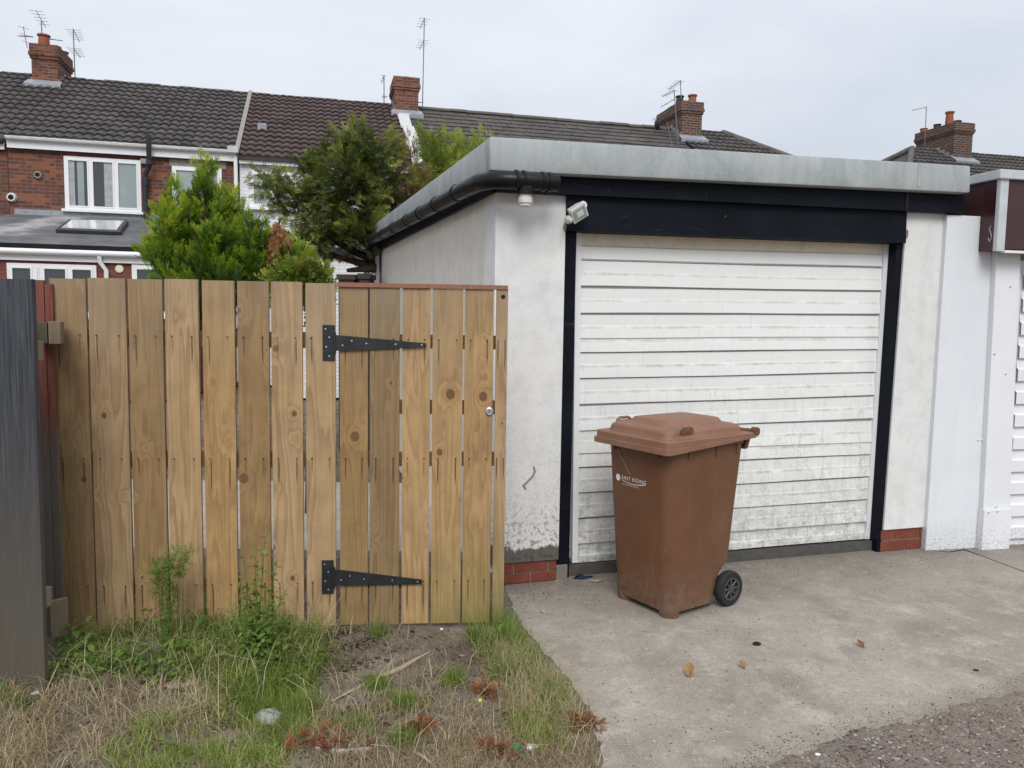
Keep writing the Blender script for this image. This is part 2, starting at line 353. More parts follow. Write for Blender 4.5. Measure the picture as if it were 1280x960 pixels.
def m_concrete():
    t = NT('worn_concrete'); o = t.obj()
    big = t.noise(o, .9, 5, .6); mid = t.noise(o, 4.5, 6, .65); fine = t.noise(o, 38., 5, .75); gr = t.noise(o, 150., 2, .6)
    c = t.mix(t.mr(big, .35, .65), (.290, .252, .208), (.372, .328, .274))
    c = t.mix(t.mr(mid, .5, .68, 0., .75), c, (.48, .44, .38))
    c = t.mix(t.mr(t.noise(t.map(o, (1, 1, 1), (3, 7, 0)), 2.2, 5, .6), .50, .68, 0., .65), c, (.185, .160, .134))
    c = t.mix(t.mr(t.noise(t.map(o, (1, 1, 1), (1.7, 4, 0)), 1.1, 6, .7, .5), .56, .64, 0., .45), c, (.17, .150, .128))
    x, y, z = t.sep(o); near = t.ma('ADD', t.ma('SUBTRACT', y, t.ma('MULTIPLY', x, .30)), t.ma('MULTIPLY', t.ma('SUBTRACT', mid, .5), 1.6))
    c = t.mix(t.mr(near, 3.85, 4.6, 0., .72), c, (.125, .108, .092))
    ln_ = t.ma('ADD', t.ma('SUBTRACT', y, t.ma('MULTIPLY', x, .46)), t.ma('MULTIPLY', t.ma('SUBTRACT', fine, .5), .55))
    c = t.mix(t.mr(ln_, 2.42, 2.22, 0., .85), c, (.18, .148, .122))
    c = t.mix(t.mr(fine, .47, .72, 0., .6), c, (.19, .16, .13))
    c = t.mix(t.mr(gr, .55, .70, 0., .65), c, (.50, .47, .42))
    c = t.mix(t.mr(t.noise(o, 12., 6, .75), .55, .68, 0., .55), c, (.47, .43, .375))
    c = t.mix(t.mr(t.noise(t.map(o, (1, 1, 1), (9, 2, 0)), 17., 6, .75), .56, .70, 0., .6), c, (.17, .145, .12))
    c = t.mix(t.mr(gr, .42, .30, 0., .7), c, (.10, .088, .075))
    chip = t.voro(o, 26., out=0); ch = t.ma('MULTIPLY', t.mr(chip, .08, .12, 1., 0.), t.ma('GREATER_THAN', t.sep(t.voro(o, 26., out=1))[0], .86))
    c = t.mix(ch, c, (.58, .56, .52))
    # darker damp margin beside the garage, a stain of its own (local coords)
    hb = t.ma('ADD', t.ma('MULTIPLY', fine, .6), t.ma('MULTIPLY', gr, .4))
    return t.fin(c, .85, .25, 0, t.bump(hb, .55, .006))

def m_gravel():
    t = NT('broken_tarmac'); o = t.obj()
    v1 = t.voro(o, 95., out=1); d1 = t.voro(o, 95., out=0); s = t.sep(v1)
    big = t.noise(o, 3., 5, .65); f = t.noise(o, 120., 3, .7)
    c = t.mix(s[0], (.150, .120, .098), (.215, .175, .145))
    c = t.mix(t.ma('GREATER_THAN', s[1], .94), c, (.42, .39, .35))
    c = t.mix(t.ma('LESS_THAN', s[2], .12), c, (.055, .048, .045))
    c = t.mix(t.mr(big, .42, .65, 0., .75), c, (.235, .195, .162))
    c = t.mix(t.mr(f, .4, .6, .2, 0.), c, (.07, .058, .05))
    return t.fin(c, .9, .2, 0, t.bump(t.ma('ADD', t.ma('MULTIPLY', d1, -1.), t.ma('MULTIPLY', f, .5)), .5, .005))

def m_soil():
    t = NT('dry_soil'); o = t.obj()
    big = t.noise(o, 2.4, 5, .62); mid = t.noise(o, 14., 5, .7); f = t.noise(o, 80., 4, .7)
    c = t.mix(t.mr(big, .38, .65), (.125, .096, .072), (.240, .200, .158))
    c = t.mix(t.mr(mid, .45, .68, 0., .75), c, (.085, .062, .045))
    c = t.mix(t.mr(f, .52, .72, 0., .6), c, (.33, .285, .225))
    c = t.mix(t.mr(f, .42, .30, 0., .6), c, (.05, .037, .028))
    return t.fin(c, .95, .1, 0, t.bump(t.ma('ADD', t.ma('MULTIPLY', mid, .6), t.ma('MULTIPLY', f, .5)), .9, .015))

def m_fascia():
    t = NT('grey_fibreglass'); o = t.obj()
    n = t.noise(t.map(o, (3., 3., 2.)), 1., 6, .65, .5); s = t.noise(t.map(o, (14., 14., 2.2)), 1., 5, .65); f = t.noise(o, 60., 4, .7)
    c = t.mix(t.mr(n, .35, .65), (.275, .31, .31), (.41, .435, .44))
    c = t.mix(t.mr(s, .42, .66, 0., .35), c, (.225, .25, .24))
    c = t.mix(t.mr(f, .5, .75, 0., .45), c, (.47, .49, .50))
    return t.fin(c, .55, .4, 0, t.bump(t.ma('ADD', n, t.ma('MULTIPLY', f, .3)), .3, .006))

def m_black():
    t = NT('black_gloss_paint'); o = t.obj()
    n = t.noise(t.map(o, (5., 5., 40.)), 1., 5, .7, 1.); g = t.noise(o, 2.5, 4); s = t.noise(o, 30., 4, .7)
    c = t.mix(t.mr(g, .35, .7), (.004, .0055, .009), (.008, .0105, .017))
    c = t.mix(t.mr(n, .60, .72, 0., .30), c, (.09, .09, .09))
    c = t.mix(t.mr(s, .70, .74, 0., .5), c, (.22, .21, .2))
    return t.fin(c, t.mr(g, .3, .7,   .42, .6), .10, 0, t.bump(n, .15, .003))

def m_glass(name, c=(.02, .025, .028), rough=.04):
    t = NT(name); n = t.noise(t.map(t.obj(), (1, 1, 1)), 1.2, 3)
    return t.fin(t.mix(n, c, tuple(k*2.2 for k in c)), rough, .9)

def m_leaf(name, stops, tr=.35):
    t = NT(name); a = t.attr('tone'); c = t.ramp(a, stops); return t.fin_leaf(c, tr)

def m_bin():
    t = NT('brown_bin_plastic'); o = t.obj(); x, y, z = t.sep(o)
    n = t.noise(o, 5., 5, .6); f = t.noise(o, 120., 3, .6); st = t.noise(t.map(o, (30., 30., 2.5)), 1., 4, .7)
    c = t.mix(t.mr(n, .3, .7), (.126, .053, .0245), (.152, .067, .032))
    c = t.mix(t.mr(st, .55, .75, 0., .28), c, (.22, .125, .08))
    c = t.mix(t.mr(t.noise(o, 3.2, 6, .7), .52, .72, 0., .30), c, (.20, .115, .075))
    c = t.mix(t.ma('MULTIPLY', t.mr(t.ma('ADD', z, t.ma('MULTIPLY', t.ma('SUBTRACT', n, .5), .3)), .30, .02, 0., .75), t.mr(t.noise(o, 24., 4, .7), .38, .6)), c, (.165, .125, .095))
    c = t.mix(t.ma('MULTIPLY', t.mr(z, .70, .93, 0., .5), t.mr(st, .45, .65)), c, (.085, .04, .022))
    c = t.mix(t.mr(t.noise(t.map(o, (60., 60., 9.)), 1., 3), .71, .77, 0., .3), c, (.30, .21, .15))
    return t.fin(c, t.mr(n, .3, .7, .42, .6), .4, 0, t.bump(f, .12, .0015))
def m_lid():
    t = NT('faded_lid_plastic'); o = t.obj()
    n = t.noise(o, 7., 5, .6); f = t.noise(o, 120., 3, .6)
    c = t.mix(t.mr(n, .3, .7), (.20, .098, .059), (.25, .132, .085))
    c = t.mix(t.mr(t.noise(o, 40., 4, .7), .62, .75, 0., .35), c, (.36, .25, .19))
    return t.fin(c, t.mr(n, .3, .7, .45, .62), .4, 0, t.bump(f, .12, .0015))

M = {}
M['wood'] = m_wood()
M['charcoal'] = m_stain('charcoal_fence_stain', (.016, .018, .024), (.086, .092, .106), .7, (.1, 1.25, 1.2), (.130, .112, .082))
M['redpost'] = m_stain('flaking_red_paint', (.145, .036, .022), (.235, .095, .07), .75, (.92, 1.12, .7), (.22, .19, .16))
M['rail'] = m_stain('bare_grey_timber', (.17, .135, .095), (.235, .185, .13), .8)
M['brownrail'] = m_stain('brown_rail_timber', (.19, .12, .06), (.14, .085, .045), .8)
M['capred'] = m_stain('red_brown_strip', (.245, .105, .07), (.31, .15, .105), .6)
M['white_render'] = m_render('white_render', (.74, .74, .73), (.63, .63, .62), 1.)
M['white_render_b'] = m_render('white_render_clean', (.72, .72, .71), (.62, .62, .605), .0)
M['side_render'] = m_render('cream_side_render', (.74, .70, .64), (.66, .62, .56), 0., .10)
M['fascia'] = m_fascia(); M['black'] = m_black()
M['shutter'] = m_shutter()
M['cream'] = plain('yellowed_cream_paint', (.74, .68, .53), .5, var=.16, sc=9)
M['pvc'] = plain('white_plastic', (.76, .77, .78), .35, .45, var=.04)
M['oldwhite'] = plain('chalky_white_plastic', (.58, .58, .56), .5, .4, var=.14, sc=30)
M['offwhite'] = plain('weathered_white_gutter', (.62, .62, .60), .5, var=.22, sc=14)
def m_panel(name, c0, c1):
    t = NT(name); o = t.obj(); x, y, z = t.sep(o)
    br = t.noise(t.map(o, (26., 26., 1.6)), 1., 5, .7, .6); bg_ = t.noise(o, 2.6, 5, .6); f = t.noise(o, 70., 3, .6)
    c = t.mix(t.mr(bg_, .35, .65), c0, c1)
    c = t.mix(t.mr(br, .5, .75, 0., .3), c, tuple(k*.86 for k in c0))
    sp = t.ma('MULTIPLY', t.mr(f, .5, .62), t.mr(t.ma('ADD', z, t.ma('MULTIPLY', bg_, .2)), .10, .34, .75, 0.))
    c = t.mix(sp, c, (.30, .27, .235))
    return t.fin(c, .45, .4, 0, t.bump(br, .12, .003))
M['panel'] = m_panel('fresh_white_paint', (.66, .685, .72), (.715, .735, .76))
M['panel2'] = m_panel('white_painted_steel', (.71, .72, .745), (.75, .76, .78))
M['gutter'] = plain('black_plastic', (.008, .009, .011), .34, .22, var=.2)
M['maroon'] = plain('maroon_board', (.048, .011, .012), .3, .5, var=.3, sc=3)
M['maroon2'] = plain('brown_board', (.055, .024, .024), .45, .4, var=.15, sc=3)
M['trim'] = plain('grey_white_trim', (.50, .525, .54), .45, .4, var=.12, sc=10)
M['redbrick'] = plain('red_painted_brick', (.185, .048, .03), .6, .35, var=.3, sc=14, bumpst=.4)
M['mortar'] = plain('grey_mortar', (.21, .19, .165), .9, .2, var=.25, sc=25, bumpst=.5)
M['sillc'] = plain('dark_sill_concrete', (.085, .08, .072), .85, .2, var=.35, sc=15, bumpst=.5)
M['brick'] = m_brick('old_red_brick', (.185, .060, .036), (.105, .045, .034), (.27, .092, .044), (.16, .135, .118), soot=.5)
M['brick2'] = m_brick('extension_red_brick', (.20, .058, .042), (.17, .05, .037), (.22, .07, .05), (.15, .10, .085), soot=.1)
M['chim'] = m_brick('chimney_brick', (.185, .058, .036), (.11, .045, .034), (.255, .085, .044), (.19, .165, .145), soot=.6)
M['chimdk'] = m_brick('sooty_chimney_brick', (.105, .05, .038), (.07, .042, .036), (.155, .06, .038), (.24, .21, .18), soot=.55)
M['wbrick'] = m_brick('whitewashed_brick', (.74, .75, .76), (.70, .71, .72), (.77, .78, .79), (.64, .65, .66), soot=.02)
M['tile'] = m_tile('dark_grey_tile', (.050, .044, .043), (.074, .065, .062))
M['tile2'] = m_tile('maroon_tile', (.056, .037, .035), (.072, .048, .046), la=.12)
M['tile3'] = m_tile('weathered_flat_tile', (.056, .047, .043), (.078, .068, .062), (.42, .41, .38), .5)
M['ridge'] = m_tile('ridge_tile_cement', (.075, .066, .06), (.10, .09, .08), (.35, .33, .29), .6)
M['verge'] = plain('cement_verge', (.27, .25, .225), .9, .2, var=.3, sc=12, bumpst=.4)
M['whiteverge'] = plain('white_cement_verge', (.52, .52, .51), .8, .2, var=.15, sc=12, bumpst=.3)
M['path'] = plain('pale_garden_paving', (.36, .345, .315), .9, .2, var=.25, sc=5, bumpst=.3)
M['lead'] = plain('lead_flashing', (.26, .28, .31), .5, .4, var=.3, sc=12, bumpst=.2)
def m_felt():
    t = NT('grey_felt_roof'); o = t.obj(); x, y, z = t.sep(o)
    n = t.noise(o, 2.2, 6, .65); f = t.noise(o, 25., 4, .7)
    c = t.mix(t.mr(n, .35, .65), (.085, .085, .088), (.15, .15, .152))
    run = t.ma('ABSOLUTE', t.ma('ADD', t.ma('SUBTRACT', x, 2.35), t.ma('ADD', t.ma('MULTIPLY', y, -.28), t.ma('MULTIPLY', t.ma('SUBTRACT', t.noise(o, 2.5, 5, .6), .5), 1.4))))
    c = t.mix(t.mr(run, .05, .45, .75, 0.), c, (.40, .40, .40))
    c = t.mix(t.mr(f, .62, .70, 0., .8), c, (.03, .03, .028))
    return t.fin(c, .7, .25, 0, t.bump(f, .3, .006))
M['felt'] = m_felt()
M['terracotta'] = plain('terracotta_pot', (.30, .10, .055), .75, .25, var=.2, sc=10)
M['darkpot'] = plain('dark_pot', (.05, .042, .04), .7, .3, var=.2)
M['glass'] = m_glass('window_glass'); M['glassgrey'] = m_glass('pale_window_glass', (.16, .19, .185), .08); M['rooflight'] = m_glass('rooflight_glass', (.33, .34, .33), .15)
M['curtain'] = plain('net_curtain', (.36, .37, .37), .9, .1, var=.25, sc=8)
M['dark'] = plain('dark_void', (.012, .012, .013), .8, .2)
M['aerial'] = plain('dull_aluminium', (.16, .165, .175), .45, .5, .6, var=.2)
M['pipe'] = plain('black_iron_pipe', (.028, .026, .028), .5, .4, var=.4, sc=8)
M['bin'] = m_bin(); M['lid'] = m_lid()
M['rubber'] = plain('black_rubber', (.022, .022, .023), .7, .3, var=.25, sc=20)
M['hub'] = plain('grey_plastic_hub', (.06, .061, .064), .5, .4, var=.2, sc=20)
M['print'] = plain('white_print', (.72, .72, .72), .6, .3, var=.05)
M['hinge'] = plain('black_hinge_steel', (.020, .022, .026), .45, .5, .2, var=.25, sc=20, bumpst=.2)
M['zinc'] = plain('zinc_screw', (.55, .56, .57), .35, .5, .8, var=.1)
M['concrete'] = m_concrete(); M['gravel'] = m_gravel(); M['soil'] = m_soil()
M['bark'] = plain('brown_bark', (.085, .06, .042), .9, .1, var=.4, sc=14, bumpst=.6)
M['twig'] = plain('pale_dry_wood', (.34, .275, .195), .85, .15, var=.3, sc=30, bumpst=.3)
M['stone'] = plain('grey_stone', (.36, .36, .355), .85, .2, var=.2, sc=18, bumpst=.5)
M['pebble'] = plain('mixed_pebble', (.30, .275, .24), .85, .2, var=.45, sc=9, bumpst=.4)
M['paper'] = plain('white_litter', (.74, .74, .73), .6, .3, var=.06)
M['greenfoil'] = plain('green_wrapper', (.02, .20, .085), .35, .5, var=.2)
M['bluerag'] = plain('dark_blue_rag', (.015, .025, .075), .8, .2, var=.4, sc=20)
M['yellow'] = plain('yellow_plastic', (.62, .60, .05), .4, .4, var=.05)
M['leafgold'] = plain('golden_dead_leaf', (.29, .165, .068), .7, .25, var=.35, sc=40)
M['leafbrown'] = plain('brown_dead_leaf', (.17, .085, .04), .8, .2, var=.35, sc=40)
M['dung'] = plain('dark_lump', (.022, .018, .015), .9, .2, var=.3, sc=60)
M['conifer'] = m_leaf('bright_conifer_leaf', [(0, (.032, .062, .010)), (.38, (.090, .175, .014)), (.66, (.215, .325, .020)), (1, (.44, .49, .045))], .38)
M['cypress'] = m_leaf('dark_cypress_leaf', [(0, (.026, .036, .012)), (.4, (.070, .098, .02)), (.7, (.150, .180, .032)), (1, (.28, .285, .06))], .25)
M['browntree'] = m_leaf('brown_conifer_leaf', [(0, (.06, .034, .018)), (.6, (.18, .098, .045)), (1, (.27, .165, .075))], .25)
M['shrub'] = m_leaf('yellow_green_leaf', [(0, (.07, .11, .02)), (.5, (.175, .235, .032)), (1, (.36, .40, .06))], .4)
M['dead'] = m_leaf('orange_dead_leaf', [(0, (.22, .095, .04)), (.6, (.42, .21, .09)), (1, (.52, .31, .16))], .35)
M['grass'] = m_leaf('green_grass_blade', [(0, (.085, .140, .022)), (.45, (.185, .270, .045)), (.8, (.33, .385, .10)), (1, (.52, .47, .24))], .4)
M['straw'] = m_leaf('dry_grass_blade', [(0, (.22, .155, .085)), (.5, (.43, .34, .20)), (1, (.62, .53, .36))], .3)
M['weed'] = m_leaf('weed_leaf', [(0, (.065, .125, .025)), (.5, (.14, .235, .045)), (1, (.28, .36, .08))], .4)
M['mulch'] = m_leaf('dark_mulch_chip', [(0, (.025, .018, .013)), (.5, (.07, .05, .035)), (.9, (.16, .12, .085)), (1, (.36, .32, .27))], .0)
M['redfrond'] = m_leaf('red_brown_frond', [(0, (.14, .045, .022)), (.6, (.26, .095, .045)), (1, (.34, .17, .09))], .2)

# ================================================================== THE SETTING
mb = MB(); NG = 14
mb.add([(-600, -600, -.045), (600, -600, -.045), (600, 600, -.045), (-600, 600, -.045)], [(0, 1, 2, 3)])
mb.build('ground', M['soil'], kind='structure')

EDGE = [(632, 728), (638, 752), (655, 785), (690, 826), (722, 862), (746, 902), (752, 960)]     # edge of the concrete against the verge
edge_w = [ground(*p)[:2] for p in EDGE]
d0 = edge_w[-1] - edge_w[-2]
edge_w.append(edge_w[-1] + d0/np.linalg.norm(d0)*3.5)
def edge_x(y):                              # x of the concrete edge at a given y
    ys = [p[1] for p in edge_w][::-1]; xs = [p[0] for p in edge_w][::-1]
    return float(np.interp(y, ys, xs))
# soil verge: gently lumpy
def lump(x, y):
    return .012*math.sin(3.1*x+1.3*y)+.010*math.sin(7.3*x-5.1*y+1)+.006*math.sin(15*x+11*y)+.004*math.sin(31*x-27*y+2)
def verge_z(x, y):
    e = edge_x(y)-x; k = min(max(e/.5, 0), 1)
    return -.006 + (.012+lump(x, y))*k + .02*min(max((y-3.1)/.5, 0), 1)*k
mb = MB(); ys = np.linspace(0, 4.6, 116); nx = 110
for y in ys:
    e = edge_x(y)+.06
    for i in range(nx):
        x = e - 4.2*(i/(nx-1))**1.15; mb.v.append((x, y, verge_z(x, y) if i > 0 else -.03))
for j in range(len(ys)-1):
    for i in range(nx-1): mb.f.append((j*nx+i, (j+1)*nx+i, (j+1)*nx+i+1, j*nx+i+1))
mb.build('soil_verge', M['soil'], kind='structure', smooth='all')
# concrete drive
mb = MB(); top = [(p[0], p[1], 0.) for p in edge_w]
poly = [(-.02, 4.72), (-.02, 5.4), (7., 7.4), (9., 3.), (9., -1.), (edge_w[-1][0], -1.)]
loop = [(p[0]+random.uniform(-.012, .012), p[1]) for p in [edge_w[0]+(edge_w[i+1]-edge_w[i])*0 for i in range(0)]]
fine = []
for i in range(len(edge_w)-1):
    for k in range(10):
        q = edge_w[i]+(edge_w[i+1]-edge_w[i])*k/10; fine.append((q[0]+random.uniform(-.012, .012), q[1]+random.uniform(-.006, .006)))
fine.append(tuple(edge_w[-1]))
loop = [tuple(p) for p in poly[:5][::-1]]
ring = fine + [(edge_w[-1][0], -1.)] + [(9., -1.), (9., 3.), (7., 7.4), (-.02, 5.4)]
n = len(ring)
mb.add([(x, y, 0) for x, y in ring]+[(x, y, -.12) for x, y in ring], [tuple(range(n))]+[(i, (i+1) % n, n+(i+1) % n, n+i) for i in range(n)])
drive = mb.build('driveway', M['concrete'], kind='structure')
bm = bmesh.new(); bm.from_mesh(drive.data); bmesh.ops.triangulate(bm, faces=[f for f in bm.faces if len(f.verts) > 4]); bm.to_mesh(drive.data); bm.free()
MB().box(-4.2, -.25, 5.2, 7.4, -.1, .012).build('garden_path', M['path'], kind='structure')
# broken tarmac lane in front
LANE = [(905, 972), (952, 956), (985, 947), (1018, 936), (1050, 921), (1083, 909), (1112, 907), (1140, 903), (1168, 893), (1200, 880), (1240, 872), (1282, 864), (1420, 838)]
lw = []
for i in range(len(LANE)-1):
    a, b = ground(*LANE[i])[:2], ground(*LANE[i+1])[:2]
    m_ = max(4, int(np.linalg.norm(b-a)/.02))
    for k in range(m_):
        q = a+(b-a)*k/m_; lw.append((q[0], q[1]+random.uniform(-.006, .006)+.012*math.sin(q[0]*37)+.009*math.sin(q[0]*83+1)))
mb = MB(); nl = len(lw)
for k, zz in ((0, .0005), (1, .005), (2, .007), (3, .007)):
    for i, (x, y) in enumerate(lw):
        off = (0, .035, .3, 6.)[k]; mb.v.append((x+off*.25, y-off, zz + (.002*math.sin(40*x+33*y) if k in (1, 2) else 0)))
for k in range(3):
    for i in range(nl-1): mb.f.append((k*nl+i, (k+1)*nl+i, (k+1)*nl+i+1, k*nl+i+1))
mb.build('lane', M['gravel'], kind='structure')

# ================================================================== TIMBER FENCE AND GATE
FF = Frame((-2.239, 3.724), rad(5.3))
def board(u0, u1, z0, z1, v0, th, name, m, parent, algae=0., lean=0.):
    vs = []
    for z in (z0, z1):
        dx = lean*(z-z0)
        vs += [(u0+dx, v0, z), (u1+dx, v0, z), (u1+dx, v0+th, z), (u0+dx, v0+th, z)]
    me = bpy.data.meshes.new(name)
    me.from_pydata(vs, [], [(3, 2, 1, 0), (4, 5, 6, 7), (0, 1, 5, 4), (1, 2, 6, 5), (2, 3, 7, 6), (3, 0, 4, 7)])
    for nm, val in (('bu', [0, 1, 1, 0]*2), ('bz', [v[2] for v in vs]), ('bw', [u1-u0]*8), ('algae', [algae]*8)):
        a = me.attributes.new(nm, 'FLOAT', 'POINT'); a.data.foreach_set('value', [float(k) for k in val])
    return link(name, me, m, parent)
fence = thing('timber_fence', 'tan vertical-board timber fence with narrow gaps between boards, left of the gate', 'fence', FF)
FB = [(62, 108, 346.5), (109.5, 157, 347), (159, 202.5, 348), (205, 247.5, 349), (251, 292, 349.5), (295.5, 335.5, 351), (338, 377.5, 352.5), (381, 419, 353.5)]
for i, (a, b, y) in enumerate(FB):
    u0, z1 = FF.uz(a, y); u1, _ = FF.uz(b, y)
    board(u0+.0015, u1-.0015, .02, z1+random.uniform(-.005, .004), -.004*(i % 2)-random.uniform(0, .003), .02, 'board', M['wood'], fence, 0, random.uniform(-.003, .003))
uL = FF.uz(62, 347)[0]; uM = FF.uz(419, 353)[0]
for z in (1.50, .895, .25):
    MB().box(uL+.0, uM-.005, .0205, .065, z-.04, z+.04).build('rail', M['brownrail'], fence)
def nails(pairs, parent, name='nail', r=.0035):
    first = None
    for (u, z, v) in pairs:
        if first is None:
            first = MB().lathe([(0.0005, -.001), (r, -.001), (r, .002), (.0005, .003)], axis='y', n=8).build(name, M['hinge'], parent); o = first
        else:
            o = first.copy(); COL.objects.link(o)
        o.parent = parent; o.location = (u, v, z)
pp = []
for a, b, y in FB:
    u0 = FF.uz(a, y)[0]; u1 = FF.uz(b, y)[0]
    for z in (1.512, .905, .262):
        for k in (.205, .795): pp.append((u0+(u1-u0)*k, z, -.0085))
nails(pp, fence)

gate = thing('garden_gate', 'closed tan timber gate with two long black strap hinges and a red-brown top strip', 'gate', FF)
GB = [(424, 460, 358), (462, 500, 359), (503, 538.5, 360), (541, 579.5, 361), (581.5, 617.5, 361.5), (620.5, 635.5, 362)]
for i, (a, b, y) in enumerate(GB):
    u0, z1 = FF.uz(a, y); u1, _ = FF.uz(b, y)
    board(u0+.001, u1-.001, .035, z1, -.003*(i % 2), .02, 'board', M['wood'], gate, (.25, .12, .15, .75, .95, 1.4)[i], 0)
g0 = FF.uz(424, 358)[0]; g1 = FF.uz(635.5, 362)[0]
for z in (1.50, 1.165, .895, .25):
    MB().box(g0+.01, g1-.01, .0205, .06, z-.035, z+.035).build('rail', M['brownrail'], gate)
a0, zt = FF.uz(421, 353); a1, zt2 = FF.uz(635, 357); mid = (a0+a1)/2+.02; zb = FF.uz(421, 358.5)[1]; zb2 = FF.uz(635, 362)[1]
zm, zmb = (zt+zt2)/2, (zb+zb2)/2
MB().slab([(a0, zb), (mid, zmb), (mid, zm), (a0, zt)], -.012, .03).build('top_strip', M['capred'], gate)
MB().slab([(mid+.001, zmb-.001), (a1, zb2), (a1, zt2), (mid+.001, zm+.001)], -.010, .03).build('top_strip', M['capred'], gate)
pp = []
for a, b, y in GB[:5]:
    u0 = FF.uz(a, y)[0]; u1 = FF.uz(b, y)[0]
    for z in (1.512, .905, .262):
        for k in (.205, .795): pp.append((u0+(u1-u0)*k, z, -.0045))
nails(pp, gate)
def strap_hinge(yc, plate, strap):
    (pa, pb, pc, pd) = plate; u0, zt = FF.uz(pa, pb); u1, zb = FF.uz(pc, pd)
    h = MB().box(u0, u1, -.013, -.0085, zb, zt).build('hinge', M['hinge'], gate, bevel=.0012)
    (sa, st, sb, ea, et, eb) = strap
    A = FF.uz(sa, sb); B = FF.uz(ea, eb); C = FF.uz(ea, et); D = FF.uz(sa, st)
    MB().slab([A, B, C, D], -.015, -.0095).build('strap', M['hinge'], h)
    kn = MB().tube([(u1-.001, -.014, A[1]-.012), (u1-.001, -.014, D[1]+.012)], .008, 10); kn.build('hinge_knuckle', M['hinge'], h, smooth=True)
    pos = [(u0+(u1-u0)*f, zb+(zt-zb)*g, -.0132) for f, g in ((.25, .88), (.55, .65), (.3, .38), (.55, .12))]
    zc = lambda f: A[1]+(B[1]-A[1])*f+((D[1]-A[1])*(1-f)+(C[1]-B[1])*f)*.5
    for f, dz in ((.08, -.012), (.18, .012), (.34, 0), (.66, 0), (.95, 0)): pos.append((A[0]+(B[0]-A[0])*f, zc(f)+dz, -.0152))
    first = None
    for u, z, v in pos:
        if first is None:
            first = MB().lathe([(.0003, -.001), (.0045, -.0005), (.004, .0012), (.0003, .002)], axis='y', n=10).build('screw', M['zinc'], h, smooth=True); o = first
        else: o = first.copy(); COL.objects.link(o); o.parent = h
        o.location = (u, v, z)
strap_hinge(428, (403.5, 406, 419, 450.5), (419.5, 418.5, 438.5, 533, 429, 433.5))
strap_hinge(720, (402.5, 699.5, 417.5, 741), (418, 710.5, 731, 527.5, 723.5, 729))
u, z = FF.uz(611.5, 514)
lk = MB().lathe([(.001, -.002), (.020, -.002), (.020, .004), (.015, .006), (.014, .003), (.0005, .003)], (u, -.006, z), 'y', 20).build('lock_cylinder', M['zinc'], gate, smooth=True)
MB().box(u-.002, u+.002, -.0105, -.0085, z-.006, z+.006).build('keyhole', M['dark'], lk)
u, z = FF.uz(629, 371)
MB().lathe([(.0005, -.001), (.011, -.001), (.011, .0015), (.0005, .0015)], (u, -.003, z), 'y', 14).build('latch_hole', M['dark'], gate)

# charcoal fence at far left, nearer to the lane
DF = Frame(ground(30, 862)[:2], rad(-2))
dark_f = thing('charcoal_fence', 'weathered charcoal-stained board fence standing nearer at the far left', 'fence', DF)
u1a, zt = DF.uz(42, 349); u1b, _ = DF.uz(59, 858)
u0a, _ = DF.uz(1.5, 349); u0b = DF.uz(6, 858)[0]
sh = MB().slab([(u0b, -.03), (u1b, -.03), (u1a, zt), (u0a, zt)], -.012, .012).build('board', M['charcoal'], dark_f)
for k in range(1, 9):
    o = sh.copy(); COL.objects.link(o); o.parent = dark_f; o.location = (-(u1a-u0a+.012)*k, .002*(k % 3), -.008*(k % 3))
for z in (1.46, .40):
    MB().box(-1.2, u1a-.005, .0125, .055, z-.04, z+.04).build('rail', M['rail'], dark_f)
RP = Frame(depth(55, 600, 3.69)[:2], rad(4))
rp = thing('fence_post', 'flaking red-painted post between the charcoal fence and the tan fence', 'post', RP)
a = RP.uz(40, 350)[0]; b = RP.uz(54, 351)[0]; c = RP.uz(64, 356)[0]; zt = RP.uz(50, 350)[1]; zt2 = RP.uz(60, 355)[1]
MB().box(a, b, 0, .02, -.03, zt).build('post_half', M['redpost'], rp)
MB().box(b+.003, c, .004, .022, -.03, zt2).build('post_half', M['redpost'], rp)
def rail_end(px0, py0, px1, py1, rz, ln, Y, label, m, m2):
    p = depth((px0+px1)/2, (py0+py1)/2, Y); q = depth(px1, py1, Y); w_ = abs(q[0]-p[0]); h_ = abs(q[2]-p[2])
    o = MB().box(-w_, w_, 0, ln, -h_, h_).build('rail_end', m, bevel=.002)
    o.location = p; o.rotation_euler = (0, 0, rz); tag(o, label, 'timber'); return o
ra = rail_end(61, 402, 75, 430, rad(25), .18, 3.52, 'short sawn timber stub, dark on one side, high on the red post', M['rail'], None)
rb = rail_end(58, 752, 66, 798, rad(-40), .075, 3.42, 'grey sawn rail stub jutting low beside the charcoal fence', M['rail'], None)
MB().box(-.090, -.0285, -.003, .18, -.047, .047).build('painted_side', M['charcoal'], ra)

# ================================================================== GARAGE
GF = Frame((-.02, 4.579), rad(16.77))
gar = thing('garage', 'white rendered flat-roofed garage with grey roof edge, black beams and dirty white shutter', 'garage', GF)
G = GF.uz
DV = .10
# piers
l_top, l_bot = G(620, 238), G(632, 722)
uL = l_top[0]; uR = G(708, 242)[0]; zT = G(660, 238)[1]+.05; zP = G(668, 702)[1]
wallL = MB().box(uL, uR, 0, .24, zP, 2.46).build('front_pier', M['white_render'], gar, bevel=.004)
p0, p1 = G(1134, 266), G(1183.5, 270); q0, q1 = G(1104, 664), G(1155, 658)
zP2 = (q0[1]+q1[1])/2
MB().slab([(q0[0]+.005, zP2), (q1[0], zP2), (p1[0]+.004, 2.47), (p0[0]+.002, 2.47)], 0, .24).build('front_pier', M['white_render_b'], gar, bevel=.004)
